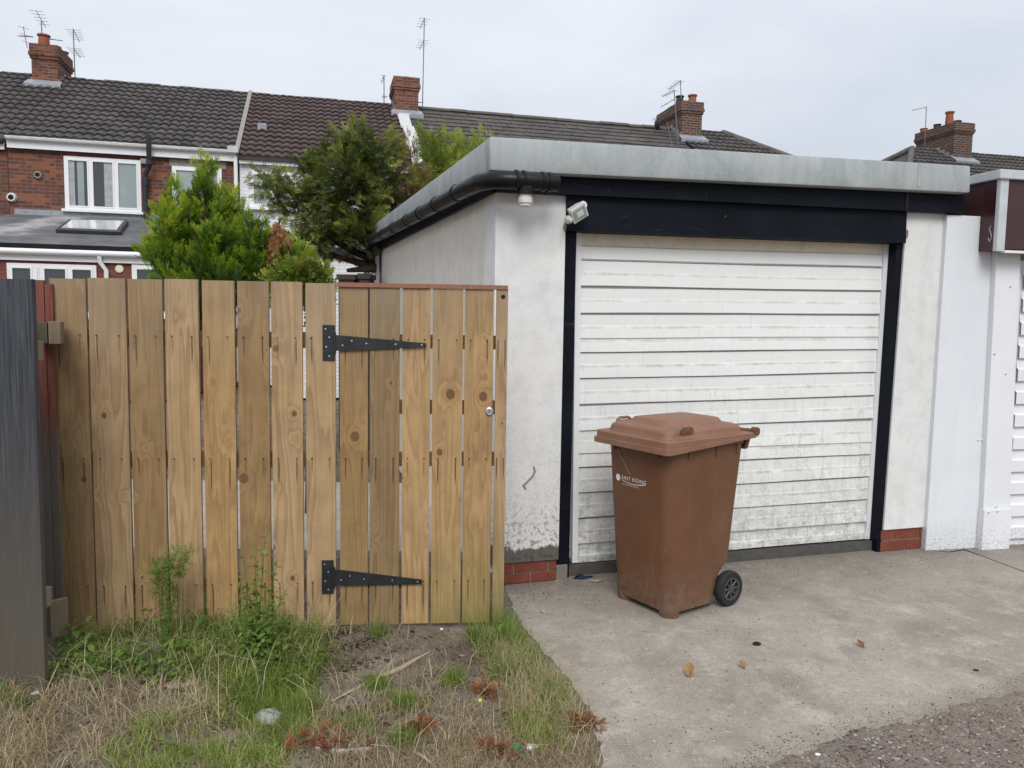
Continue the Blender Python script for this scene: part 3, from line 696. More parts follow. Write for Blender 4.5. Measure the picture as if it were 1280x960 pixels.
# plaster chips at the lintel ends
for (px, py, s) in ((706, 284, .022), (1133, 293, .024)):
    u, z = G(px, py); mb = MB(); r = [(u+random.uniform(-.6, .6)*s*.3+s*math.cos(a)*.6, -.003, z+s*1.4*math.sin(a)) for a in np.linspace(0, 2*math.pi, 9)[:-1]]
    mb.add(r+[(x*.0+x, .004, zz) for x, _, zz in r], [tuple(range(8)), tuple(range(15, 7, -1))]+[(i, (i+1) % 8, 8+(i+1) % 8, 8+i) for i in range(8)]).build('broken_plaster', M['mortar'], gar)
# tag mark and peeling flakes on the left pier
pts = [G(667, 583), G(668.5, 589), G(666, 595), G(660, 601), G(654, 607), G(657, 611)]
MB().tube([(u, -.001, z) for u, z in pts], [.006, .007, .008, .006, .008, .006], 6).build('scrawl', M['verge'], gar)
# side wall
def SV(px, py, u=uL+.003): return GF.vz(px, py, u)
b1 = SV(477, 299.5)[0]
MB().hexa([(uL+.004, .05, -.02), (uL+.2, .05, -.02), (uL+.2, b1, -.02), (uL+.004, b1, -.02)], [(uL+.004, .05, 2.44), (uL+.2, .05, 2.44), (uL+.2, b1, 2.66), (uL+.004, b1, 2.66)]).build('side_wall', M['side_render'], gar)
MB().box(uL-.01, uL+.12, b1+.01, b1+.14, -.02, 2.72).build('side_door_jamb', M['maroon'], gar)
MB().box(uL-.02, uL+.12, b1+.15, b1+.55, -.02, 2.72).build('rear_post', M['white_render_b'], gar)
uE = G(1183.5, 270)[0]
MB().box(uE-.2, uE-.003, .25, b1, -.02, 2.5).build('side_wall', M['white_render_b'], gar)
MB().box(uL+.21, uE-.21, b1-.2, b1, -.02, 2.5).build('back_wall', M['white_render_b'], gar)
# plinth bricks
def plinth(u0, u1, zt, rows, seed, vf):
    random.seed(seed); rh = zt/rows; first = True
    MB().box(u0+.004, u1-.004, vf+.008, .20, -.03, zt-.001).build('mortar_bed', M['mortar'], gar)
    for r in range(rows):
        x = u0-(.11 if r % 2 else 0)
        while x < u1-.01:
            a, b = max(x, u0), min(x+.215, u1)
            if b-a > .02:
                dv = random.uniform(-.004, .002)
                MB().box(a, b-.0, vf+dv, vf+.09, r*rh+.004, (r+1)*rh-.006).build('brick', M['redbrick'], gar, bevel=.003)
            x += .225
plinth(uL+.04, uR-.01, zP, 2, 3, .012)
plinth(q0[0]-.005, q1[0]-.004, zP2, 2, 5, .012)
MB().box(uR-.005, uR+.075, .03, .2, -.02, .09).build('broken_footing', M['mortar'], gar, bevel=.012)
# shutter door
dl = GF.uz(717, 690, DV); dr = GF.uz(1084, 670, DV); dtl = GF.uz(721, 291, DV); dtr = GF.uz(1108, 304, DV)
dtop = (dtl[1]+dtr[1])/2; dbot = (GF.uz(715, 701, DV)[1]+GF.uz(1084, 675, DV)[1])/2
uA, uB = (dl[0]+dtl[0])/2, (dr[0]+dtr[0])/2
tilt = math.atan2(dtr[1]-dtl[1], uB-uA)
MB().slab([(uA-.05, -.02), (uB+.05, -.02), (uB+.05, dbot-.01), (uA-.05, dbot-.01)], DV-.035, DV+.15).build('threshold', M['sillc'], gar)
shut = MB().box(uA-.03, uB+.03, DV+.03, DV+.06, dbot+.02, dtop+.1).build('shutter', M['shutter'], gar)
at = shut.data.attributes.new('ledge', 'FLOAT', 'POINT')
seq = [('cream', 1), ('w', 1), ('s', 2), ('s', 2), ('s', 3), ('s', 2), ('s', 2), ('s', 2), ('s', 3), ('s', 2), ('s', 2), ('s', 2), ('b', 1.5)]
tot = sum(k for _, k in seq); rhh = (dtop-dbot)/tot; z = dtop
GL, GR = uA+.018, uB-.012
for kind, rows in seq:
    zb_ = z-rhh*rows; h = rhh*rows; marks = []
    if kind in ('cream', 'w'):
        prof = [(.0, 0), (.0, -.0), (.004, -h*.04), (.004, -h*.93), (.010, -h*.95), (.010, -h)]
    elif kind == 'b':
        prof = [(.012, 0), (.012, -h*.6), (-.008, -h*.64), (-.008, -h)]
    else:
        gv = random.uniform(.004, .010); prof = [(.026, 0.0), (.026, -gv), (.006, -gv-.0015), (.005, -rhh*.93)]
        for r in range(1, int(rows)):
            j = random.uniform(-.03, .03)*rhh
            prof += [(.004, -rhh*r+rhh*.06+j), (.0022, -rhh*r-rhh*.03+j), (.0004, -rhh*r-rhh*.13+j), (-.0015, -rhh*r-rhh*.28+j), (-.005, -rhh*(r+1)+rhh*.10)]
            marks += [len(prof)-4, len(prof)-3]
        prof += [(-.005, -h+.003), (.02, -h+.0005)]
    vs, led = [], []; nseg = 14; jt = random.uniform(-.0018, .0018)
    for i in range(nseg+1):
        u = GL+(GR-GL)*i/nseg; dz = (tilt*(0.85 if z > 1 else .15)+jt)*(u-(uA+uB)/2)+.0016*math.sin(u*3.1+z*9)
        for k, (v, q) in enumerate(prof):
            sag = random.uniform(-.0014, .0014)
            vs.append((u, DV+v+random.uniform(-.0002, .0002), z+q+dz+sag*.4))
            led.append(1. if k in marks else 0.)
    P = len(prof); fs = [(i*P+k, i*P+k+1, (i+1)*P+k+1, (i+1)*P+k) for i in range(nseg) for k in range(P-1)]
    me = bpy.data.meshes.new('slat'); me.from_pydata(vs, [], fs); a_ = me.attributes.new('ledge', 'FLOAT', 'POINT'); a_.data.foreach_set('value', led)
    bm = bmesh.new(); bm.from_mesh(me); bmesh.ops.recalc_face_normals(bm, faces=bm.faces)
    if sum(f.normal.y for f in bm.faces) > 0: bmesh.ops.reverse_faces(bm, faces=bm.faces)
    bm.to_mesh(me); bm.free()
    o = link('slat', me, M['cream'] if kind == 'cream' else M['shutter'], shut, 'yellowed cream top slat' if kind == 'cream' else None)
    z = zb_
# white side channels, black jambs, lintel and boards
MB().slab([(dl[0]-.012, dbot), (dl[0]+.026, dbot), (dtl[0]+.026, dtop+.02), (dtl[0]-.012, dtop+.02)], DV-.012, DV+.032).build('side_channel', M['panel2'], shut)
MB().slab([(dr[0]-.022, dbot), (dr[0]+.012, dbot), (dtr[0]+.012, dtop+.03), (dtr[0]-.022, dtop+.03)], DV-.012, DV+.032).build('side_channel', M['panel2'], shut)
jl1 = GF.uz(720.5, 300, .04)
MB().box(uR+.003, jl1[0], .04, DV+.04, .0, 2.2).build('door_jamb', M['black'], gar)
MB().slab([(dr[0]+.013, 0), (q0[0]+.004, 0), (p0[0]+.0, 2.25), (dtr[0]+.013, 2.25)], .016, DV+.04).build('door_jamb', M['black'], gar)
a, b, c, d = G(709.5, 288, -.02), G(1132.5, 304, -.02), G(1133.5, 262, -.02), G(708.5, 239, -.02)
MB().slab([a, b, (c[0], c[1]+.02), (d[0], d[1]+.02)], -.02, .20).build('lintel', M['black'], gar)
a, b, c, d = G(690, 240.5, -.06), G(1205, 267, -.06), G(1205.5, 238, -.06), G(690, 214, -.06)
u612 = G(622, 236, -.06)
MB().slab([(u612[0], a[1]-.012), b, (c[0], c[1]+.02), (u612[0], d[1]+.02)], -.06, .03).build('fascia_board', M['black'], gar)
u, zz = G(1134, 250, -.063); MB().box(u-.012, u+.012, -.064, -.0605, zz-.075, zz+.07).build('board_joint', M['gutter'], gar)
# scattered scuffs on the lintel: a screw head
u, zz = G(763, 252, -.02); MB().lathe([(.0005, -.0005), (.014, -.0005), (.012, .004), (.0005, .004)], (u, -.02, zz), 'y', 12).build('bolt_head', M['black'], gar)
# roof: front edge, left edge and deck
fv = -.14
fTL, fTR, fBR, fBL = G(612, 170, fv), G(1213.5, 207, fv), G(1213, 241, fv), G(613, 213, fv)
MB().slab([fBL, fBR, fTR, fTL], fv, fv+.10).build('roof_edge', M['fascia'], gar, bevel=.016, smooth=40)
uFL = fTL[0]
e1 = GF.vz(460, 286, uFL); e2 = GF.vz(457, 294, uFL)
mb = MB().hexa([(uFL+.001, fv+.105, fBL[1]), (uFL+.10, fv+.105, fBL[1]), (uFL+.10, e1[0], e1[1]-.16), (uFL+.001, e1[0], e1[1]-.16)],
               [(uFL+.001, fv+.105, fTL[1]-.002), (uFL+.10, fv+.105, fTL[1]-.002), (uFL+.10, e1[0], e1[1]), (uFL+.001, e1[0], e1[1])])
mb.build('roof_edge', M['fascia'], gar, bevel=.012, smooth=40)
MB().hexa([(uFL+.105, fv+.105, fTL[1]-.2), (fTR[0]-.02, fv+.105, fTR[1]-.2), (fTR[0]-.02, e1[0], e1[1]-.16), (uFL+.105, e1[0], e1[1]-.16)],
          [(uFL+.105, fv+.105, fTL[1]-.03), (fTR[0]-.02, fv+.105, fTR[1]-.03), (fTR[0]-.02, e1[0], e1[1]-.03), (uFL+.105, e1[0], e1[1]-.03)]).build('roof_deck', M['fascia'], gar)
# black soffit board below the left roof edge
MB().hexa([(uFL+.05, .0, fBL[1]-.10), (uFL+.075, .0, fBL[1]-.10), (uFL+.075, e1[0]-.05, e1[1]-.33), (uFL+.05, e1[0]-.05, e1[1]-.33)],
          [(uFL+.05, .0, fBL[1]-.002), (uFL+.075, .0, fBL[1]-.002), (uFL+.075, e1[0]-.05, e1[1]-.162), (uFL+.05, e1[0]-.05, e1[1]-.162)]).build('soffit_board', M['black'], gar)
us_, _z = G(1150, 205, fv); MB().box(us_-.012, us_+.012, fv-.004, fv+.05, fBR[1]+.012, fTR[1]-.012).build('lap_seam', M['fascia'], gar, bevel=.0015)
# gutter round the corner
gz = fBL[1]-.055
gzb = e1[1]-.215
gr = .050
g_end = G(692, 228, -.12)
path = [(uFL-.055, e1[0]-.05, gzb), (uFL-.055, .12, gz), (uFL-.035, -.06, gz), (uFL+.03, -.165, gz), (uFL+.16, -.19, gz), (g_end[0], -.19, gz+.004)]
gut = MB().tube(path, gr, 14).build('gutter', M['gutter'], gar, smooth=50)
def clip(p, q, w_=.03, r=gr*1.13):
    p, q = Vector(p), Vector(q); d = (q-p).normalized(); MB().tube([p-d*w_*.5, p+d*w_*.5], r, 14).build('gutter_clip', M['gutter'], gut, smooth=50)
for f in (.05, .16, .27, .38, .52, .66, .82):
    p = Vector(path[1]).lerp(Vector(path[0]), f); clip(p, path[0])
for u in (G(645, 226, -.19)[0], G(654, 226, -.19)[0], G(678, 226, -.19)[0], G(686, 226, -.19)[0]):
    clip((u, -.19, gz+.003), (u+.1, -.19, gz+.003), .018)
u = G(657, 230, -.19)[0]
MB().tube([(u, -.19, gz-.03), (u, -.19, gz-.075)], .047, 16).build('gutter_outlet', M['gutter'], gut, smooth=50)
z_o = G(657, 237, -.19)[1]
st = MB().lathe([(.001, 0), (.036, 0), (.036, -.018), (.041, -.02), (.041, -.05), (.035, -.052), (.034, -.066), (.001, -.066)], (u, -.19, gz-.072), 'z', 18).build('pipe_stub', M['oldwhite'], gut, smooth=40)
# floodlight
P = depth(719, 264, 4.60)
u, v, zz = GF.loc(P)
fl = thing('security_light', 'small grey-white floodlight tilted over the corner of the black lintel', 'floodlight', loc=P, rz=GF.yaw)
bdy = MB()
def ring_(w_, h_, y): return [(-w_, y, -h_), (w_, y, -h_), (w_, y, h_), (-w_, y, h_)]
bdy.loft([ring_(.052, .044, -.05), ring_(.052, .044, -.035), ring_(.036, .03, .02)])
hb_ = bdy.build('lamp_housing', M['oldwhite'], fl, bevel=.003); rot = Matrix.Rotation(rad(-33), 4, 'Y') @ Matrix.Rotation(rad(25), 4, 'X')
hb_.matrix_local = rot
ls = MB().box(-.04, .04, -.0545, -.0505, -.032, .032).build('lens', M['glassgrey'], hb_)
MB().box(-.022, .022, -.0565, -.055, -.017, .017).build('lamp_reflector', M['offwhite'], hb_)
MB().lathe([(.001, -.02), (.022, -.02), (.026, -.005), (.022, .02), (.012, .03), (.001, .031)], (-.042, -.01, -.052), 'y', 16).build('motion_sensor', M['oldwhite'], fl, smooth=True)
MB().lathe([(.001, -.02), (.024, -.02), (.024, .03), (.001, .03)], (.042, .01, .035), 'y', 14).build('junction_box', M['pvc'], fl, smooth=40)
MB().tube([(0, 0, 0), (.0, .05, .0), (.0, v*0+.09, .0)], .012, 8).build('bracket', M['oldwhite'], fl)

# ================================================================== NEIGHBOUR GARAGE AT THE RIGHT
NF = Frame(ground(1156.5, 688)[:2], rad(12.2))
ng = thing('neighbour_garage', 'fresh white garage at the right edge with a maroon box fascia on top', 'garage', NF)
N = NF.uz
a, b, c, d = N(1157, 686.5), N(1229, 681), N(1240.5, 271), N(1184.5, 268.5)
MB().slab([(a[0], -.01), (b[0]+.05, -.01), (c[0]+.0, c[1]), (d[0], d[1])], 0, .05).build('wall_panel', M['panel'], ng, bevel=.004)
pl, pr = N(1229, 640, -.045), N(1262, 640, -.045); ptl, ptr = N(1246, 316, -.045), N(1276, 316, -.045)
zsh = N(1229, 637, -.05)[1]
MB().slab([(pl[0]-.0, zsh), (pr[0], zsh), (ptr[0], ptr[1]+.02), (ptl[0], ptl[1]+.02)], -.045, .0).build('pilaster', M['panel2'], ng, bevel=.004)
MB().box(pl[0]-.005, pr[0]+.006, -.06, -.001, -.01, zsh).build('pilaster_shoe', M['panel2'], ng, bevel=.004)
first = None
pos = [N(1263, 358, -.046), N(1257, 467, -.046), N(1245, 633, -.046), N(1240, 338, -.002), N(1243, 442, -.046), N(1237, 442, -.002), N(1247, 639, -.061), N(1236, 640, -.061), N(1229, 551, -.046), N(1234, 551, -.046)]
for i, (u, zz) in enumerate(pos):
    v = (-.0465, -.0465, -.0465, -.0015, -.0465, -.0015, -.0615, -.0615, -.0015, -.0015)[i]
    if first is None: first = MB().lathe([(.0005, -.001), (.009, -.001), (.007, .006), (.0005, .008)], axis='y', n=12).build('bolt_head', M['panel2'], ng, smooth=True); o = first
    else: o = first.copy(); COL.objects.link(o); o.parent = ng
    o.location = (u, v, zz)
# ribbed door right of the pilaster
dz0, dz1 = .03, N(1276, 318)[1]
ng_d = MB().box(pr[0]+.004, pr[0]+2.2, .02, .05, .0, 2.1).build('door', M['panel2'], ng)
zz = .05; i = 0
while zz < 1.95:
    h = .168
    MB().add([(pr[0]+.03, .019, zz), (pr[0]+2.1, .019, zz), (pr[0]+2.1, -.004, zz+.004), (pr[0]+.03, -.004, zz+.004), (pr[0]+2.1, -.004, zz+h*.52), (pr[0]+.03, -.004, zz+h*.52), (pr[0]+2.1, .012, zz+h*.60), (pr[0]+.03, .012, zz+h*.60), (pr[0]+2.1, .019, zz+h*.97), (pr[0]+.03, .019, zz+h*.97)],
             [(0, 1, 2, 3), (3, 2, 4, 5), (5, 4, 6, 7), (7, 6, 8, 9)]).build('slat', M['panel2'], ng_d); zz += h
# box fascia
BV = -.16
c0, c1 = NF.uz(1246, 312, BV), NF.uz(1262.5, 222, BV)
ub = c0[0]; zb0 = c0[1]; zt0 = c1[1]
MB().box(ub, ub+2.6, BV+.02, 5., zb0, zt0).build('box_fascia', M['maroon'], ng)
MB().box(ub+.05, ub+2.6, BV+.008, BV+.0185, zb0+.01, zt0-.002).build('front_board', M['maroon2'], ng)
MB().box(ub-.008, ub+.062, BV, BV+.0075, zb0-.01, zt0).build('corner_trim', M['trim'], ng)
MB().box(ub-.009, ub-.0015, BV+.0, BV+.025, zb0-.01, zt0).build('corner_trim', M['trim'], ng)
MB().box(ub+.062, ub+2.6, BV-.004, BV+.03, zb0-.018, zb0-.002).build('bottom_trim', M['panel2'], ng)
MB().hexa([(ub-.03, BV-.02, zt0-.012), (ub+2.6, BV-.02, zt0-.012), (ub+2.6, 5., zt0-.012), (ub-.03, 5., zt0-.012)], [(ub-.03, BV-.02, zt0+.05), (ub+2.6, BV-.02, zt0+.05), (ub+2.6, 5., zt0+.05), (ub-.03, 5., zt0+.05)]).build('roof_trim', M['trim'], ng, bevel=.006)
u0_, z0_ = NF.uz(1243, 272, BV+.1); mb = MB()
mb.tube([(ub-.0005, BV+.06, zb0+.17), (ub-.001, BV+.075, zb0+.15), (ub-.001, BV+.06, zb0+.12), (ub-.001, BV+.05, zb0+.09), (ub-.001, BV+.065, zb0+.06), (ub-.0005, BV+.08, zb0+.085)], .003, 5).build('scrawl', M['trim'], ng)
# crack joint in the concrete
pts = [ground(x, y, .002) for x, y in ((1165, 688), (1186, 690), (1205, 687), (1226, 694), (1252, 704), (1285, 716))]
MB().tube([(p[0], p[1], -.003) for p in pts], [.004, .007, .009, .006, .006, .006], 5).build('joint_crack', M['dark'], kind='structure')

# ================================================================== WHEELIE BIN
yawB = rad(35.0-0.0)
nearP = ground(832, 779)[:2]; 
dpt = np.array([math.cos(yawB), math.sin(yawB)]); wdt = np.array([-math.sin(yawB), math.cos(yawB)])
# local frame: +y = front to back (dpt), x to the right as seen from the front = -wdt
ctr = nearP + wdt*.232 + dpt*.02
BF = Frame(ctr, math.atan2(dpt[1], dpt[0])-math.pi/2)
wb = thing('wheelie_bin', 'brown plastic wheelie bin with closed faded lid before the garage shutter', 'bin', BF)
mb = MB(); rings = []
for z, hw, y0, y1, r in ((.035, .222, .022, .405, .06), (.10, .226, .012, .415, .07), (.17, .229, .006, .43, .07), (.215, .231, .002, .455, .07), (.245, .232, -.001, .495, .07), (.27, .233, -.003, .515, .07), (.40, .237, -.014, .528, .075), (.70, .246, -.036, .555, .075), (.935, .253, -.052, .578, .075), (.94, .259, -.058, .584, .075), (.975, .259, -.058, .584, .075)):
    rings.append(rrect(-hw, hw, y0, y1, z, r, 6))
mb.loft(rings, True, False)
for sx in (-1, 1):                         # moulded corner feet
    fr_ = [rrect(sx*.162-.058, sx*.162+.058, .014, .13, z, .045, 4) for z in (.0, .03, .13)]
    fr_ = [rrect(sx*.165-.055, sx*.165+.055, .024, .13, 0., .05, 4), rrect(sx*.165-.0565, sx*.165+.0565, .021, .13, .03, .05, 4), rrect(sx*.165-.0565, sx*.165+.0565, .014, .12, .10, .05, 4)]
    mb.loft(fr_)
body = mb.build('body', M['bin'], wb, smooth=40)
# side feature lines / ribs under the rim
for sx in (-1, 1):
    for y in (.10, .32, .49):
        MB().box(sx*.250-.008, sx*.250+.008, y-.008, y+.008, .885, .938).build('rim_rib', M['bin'], wb, bevel=.002)
for x in (-.17, .17):
    MB().box(x-.008, x+.008, -.062, -.045, .895, .938).build('rim_rib', M['bin'], wb, bevel=.002)
# lid
def lring(ins, z, r, rise=.0):
    pts = rrect(-.296+ins, .296-ins, -.115+ins*1.1, .622-ins, z, max(r, .012), 6)
    return [(x, y, zz+rise*min(max((y-.12)/.4, 0), 1)) for x, y, zz in pts]
mb = MB()
mb.loft([lring(.022, .935, .03, .04), lring(.004, .926, .030, .045), lring(0, .928, .030, .045), lring(0, .957, .030, .028), lring(.010, .959, .030, .026), lring(.010, .992, .030, .004), lring(.015, .997, .03, .002),
         lring(.050, .999, .05), lring(.053, 1.004, .055), lring(.057, 1.030, .06), lring(.066, 1.042, .065), lring(.082, 1.048, .07), lring(.125, 1.054, .06), lring(.130, 1.058, .06), lring(.146, 1.078, .05), lring(.156, 1.081, .05), lring(.2, 1.082, .05)], True, True)
lid = mb.build('lid', M['lid'], wb, smooth=24)
for sx in (-1, 1):                          # lift handles on both flanks
    x = sx*.236
    MB().tube([(x, .02, 1.02), (x+sx*.004, .028, 1.050), (x+sx*.004, .045, 1.060), (x+sx*.004, .11, 1.060), (x+sx*.004, .127, 1.050), (x, .135, 1.02)], .0085, 8).build('lid_handle', M['lid'], lid, smooth=60)
    MB().box(x-.020, x+.010, .035, .122, 1.02, 1.0455).build('handle_recess', M['bin'], lid, bevel=.003)
# rear hinge bar and grips
MB().tube([(-.25, .628, .995), (.25, .628, .995)], .018, 12).build('rear_handle', M['bin'], wb, smooth=50)
for sx in (-1, 1):
    MB().hexa([(sx*.215-.025, .57, .90), (sx*.215+.025, .57, .90), (sx*.215+.025, .60, .90), (sx*.215-.025, .60, .90)], [(sx*.215-.025, .60, .995), (sx*.215+.025, .60, .995), (sx*.215+.025, .645, 1.015), (sx*.215-.025, .645, 1.015)]).build('hinge_lug', M['bin'], wb, bevel=.006)
    MB().tube([(sx*.240, .638, 1.0), (sx*.272, .638, 1.0)], .026, 12).build('hinge_cap', M['bin'], wb, smooth=50)
# wheels
for sx in (-1, 1):
    cx = sx*.238; cy = .478
    t_ = MB().lathe([(.062, -.024), (.094, -.026), (.101, -.015), (.102, .0), (.101, .015), (.094, .026), (.066, .024), (.064, -.02)], (cx, cy, .102), 'x', 30, caps=False)
    wh = t_.build('wheel', M['rubber'], wb, smooth=45)
    mb = MB().lathe([(.002, -.012), (.020, -.012), (.020, .026*1), (.002, .026)], (cx, cy, .102), 'x', 16)
    mb.lathe([(.056, -.022), (.066, -.022), (.066, .0265), (.057, .0255), (.056, -.022)], (cx, cy, .102), 'x', 30, caps=False)
    dk = MB().lathe([(.002, -.004), (.061, -.004), (.061, .004), (.002, .004)], (cx+sx*.004, cy, .102), 'x', 24).build('spoke_gap_shade', M['rubber'], wh)  # black disc put in so the gaps between spokes look shaded
    for k in range(8):
        a = 2*math.pi*k/8; d_ = Vector((0, math.cos(a), math.sin(a))); c_ = Vector((cx, cy, .102))
        mb.tube([c_+d_*.012+Vector((sx*.018, 0, 0)), c_+d_*.060+Vector((sx*.020, 0, 0))], [.0075, .0055], 5)
    mb.build('rim', M['hub'], wh, smooth=40)
MB().tube([(-.215, .478, .102), (.215, .478, .102)], .012, 8).build('axle', M['hub'], wb)
MB().hexa([(-.2, .39, .06), (.2, .39, .06), (.2, .46, .07), (-.2, .46, .07)], [(-.2, .39, .2), (.2, .39, .2), (.2, .44, .17), (-.2, .44, .17)]).build('axle_housing', M['bin'], wb)
# printed emblem and lettering on the front
def face_y(z): return np.interp(z, [.035, .10, .27, .40, .70, .935], [.022, .012, -.003, -.014, -.036, -.052])-.0012
def text_mesh(s, size):
    c = bpy.data.curves.new('lettering', 'FONT'); c.body = s; c.size = size; c.space_character = 1.12
    o = bpy.data.objects.new('tmp', c); COL.objects.link(o); dg = bpy.context.evaluated_depsgraph_get(); dg.update()
    me = bpy.data.meshes.new_from_object(o.evaluated_get(dg)); bpy.data.objects.remove(o); return me
LX, LZ = -.172, .735
slope = math.atan2(.0733, 1.0)
def print_on(me, x, z, name):
    for v in me.vertices:
        X, Z = v.co.x+x, v.co.y+z; v.co = (X, face_y(Z), Z)
    return link(name, me, M['print'], wb)
print_on(text_mesh('EAST RIDING', .0300), LX+.052, LZ-.006, 'lettering')
print_on(text_mesh('OF YORKSHIRE COUNCIL', .0105), LX+.055, LZ-.037, 'lettering')
mb = MB(); pts = []
for i in range(15):
    f = i/14; x = LX+.052+.185*f; z = LZ-.013-.012*math.sin(f*3.0)+.006*f; pts.append((x, z))
for (x, z), t_ in zip(pts, np.linspace(.0012, .0022, 15)):
    mb.v += [(x, face_y(z)-.0, z+t_), (x, face_y(z)-.0, z-t_)]
mb.f += [(2*i, 2*i+1, 2*i+3, 2*i+2) for i in range(14)]
mb.build('printed_swoosh', M['print'], wb)
mb = MB(); k = 24; cx, cz = LX+.022, LZ-.002
mb.v += [(cx, face_y(cz), cz)]+[(cx+.019*math.cos(2*math.pi*i/k)*(.92+.08*math.cos(6*2*math.pi*i/k)), face_y(cz+.02*math.sin(2*math.pi*i/k)), cz+.021*math.sin(2*math.pi*i/k)*(.92+.08*math.cos(6*2*math.pi*i/k))) for i in range(k)]
mb.f += [(0, 1+i, 1+(i+1) % k) for i in range(k)]
mb.build('printed_emblem', M['print'], wb)
def BL(x, z): return (x, face_y(z)-.003, z)
s_ = MB().tube([BL(-.145, .905), BL(-.125, .865), BL(-.075, .800), BL(-.045, .765)], .0016, 5).build('dry_straw', M['twig'], None)
s_.location = BF.o; s_.rotation_euler = (0, 0, BF.yaw); tag(s_, 'thin pale dry straw stuck to the front of the brown bin', 'straw')

# ================================================================== TERRACED HOUSES
HR = Frame(depth(0, 389, 16.5)[:2], rad(14.3))
H = HR.uz
EZ, RZ, RD = 5.2, 7.66, 4.2
def roof_z(v): return EZ + (RZ-EZ)*(v/RD)
PITCH_L = math.hypot(RD, RZ-EZ)
def pantiles(u0, u1, name, m, parent, org, kind='pan', hipL=0, hipR=0, gauge=.345):
    """courses of tiles running up the front slope, in the parent's frame (org = row-u of its origin)"""
    nr = int(PITCH_L/gauge); V, L, = [], []
    sv, sz = RD/PITCH_L, (RZ-EZ)/PITCH_L; nv, nz_ = -sz, sv
    rg = random.Random(11)
    for r in range(nr+1):
        s0 = r*gauge-.08; s1 = min(s0+gauge+.02, PITCH_L)
        fmid = min(max((s0+s1)/2/PITCH_L, 0), 1)
        a, b = u0+hipL*fmid, u1-hipR*fmid
        if b-a < .1: continue
        if kind == 'pan':
            n_ = max(6, int((b-a)/.0285)); us = np.linspace(a, b, n_)
            ph = us/.20; hh = .050*np.power(np.abs(np.sin(np.pi*ph)), .8)+.002
            jit = np.repeat([rg.uniform(-.006, .006)+(rg.uniform(.01, .03) if rg.random() < .06 else 0) for _ in range(n_//9+2)], 9)[:n_]
            base = len(V)
            for i, u in enumerate(us):
                lo = .050+hh[i]+jit[i]; hi = .004+hh[i]*.95
                V += [(u-org, s0*sv+nv*.0, EZ+s0*sz+nz_*.0), (u-org, s0*sv+nv*lo+jit[i]*.6, EZ+s0*sz+nz_*lo), (u-org, s1*sv+nv*hi, EZ+s1*sz+nz_*hi)]
            for i in range(n_-1):
                q = base+3*i; L += [(q, q+3, q+4, q+1), (q+1, q+4, q+5, q+2)]
        else:
            u = a-(.17 if r % 2 else 0)
            while u < b:
                x0, x1 = max(u, a)+.005, min(u+.34, b)-.005
                if x1-x0 > .03:
                    t0 = .030+rg.uniform(-.004, .008); t1 = .006; base = len(V); sj = rg.uniform(-.012, .012)
                    for (x, s_, t_) in ((x0, s0+sj, 0.), (x1, s0+sj, 0.), (x0, s0+sj, t0), (x1, s0+sj, t0), (x0, s1, t1), (x1, s1, t1), (x0, s1, -.01), (x1, s1, -.01)):
                        V.append((x-org, s_*sv+nv*t_, EZ+s_*sz+nz_*t_))
                    L += [(base, base+1, base+3, base+2), (base+2, base+3, base+5, base+4), (base+1, base+7, base+5, base+3), (base, base+2, base+4, base+6)]
                u += .34
    mb = MB(); mb.v = V; mb.f = L
    return mb.build(name, m, parent, kind='stuff')
def ridge_tiles(u0, u1, parent, org, m):
    n_ = max(1, int((u1-u0)/.45)); st = (u1-u0)/n_; mb = MB(); k = 7
    prof = [(RD+.13*math.cos(a), RZ-.02+.10*math.sin(a)) for a in np.linspace(0, math.pi, k)]
    rings = [[(x, v, z) for v, z in prof] for x in (0, st*.985)]
    mb.add(rings[0]+rings[1], [(i, i+1, k+i+1, k+i) for i in range(k-1)]+[tuple(range(k)), tuple(range(2*k-1, k-1, -1))])
    first = mb.build('ridge_tile', m, parent, smooth=50); first.location = (u0-org, 0, 0)
    for i in range(1, n_):
        o = first.copy(); COL.objects.link(o); o.parent = parent; o.location = (u0-org+st*i, 0, random.uniform(-.012, .008))
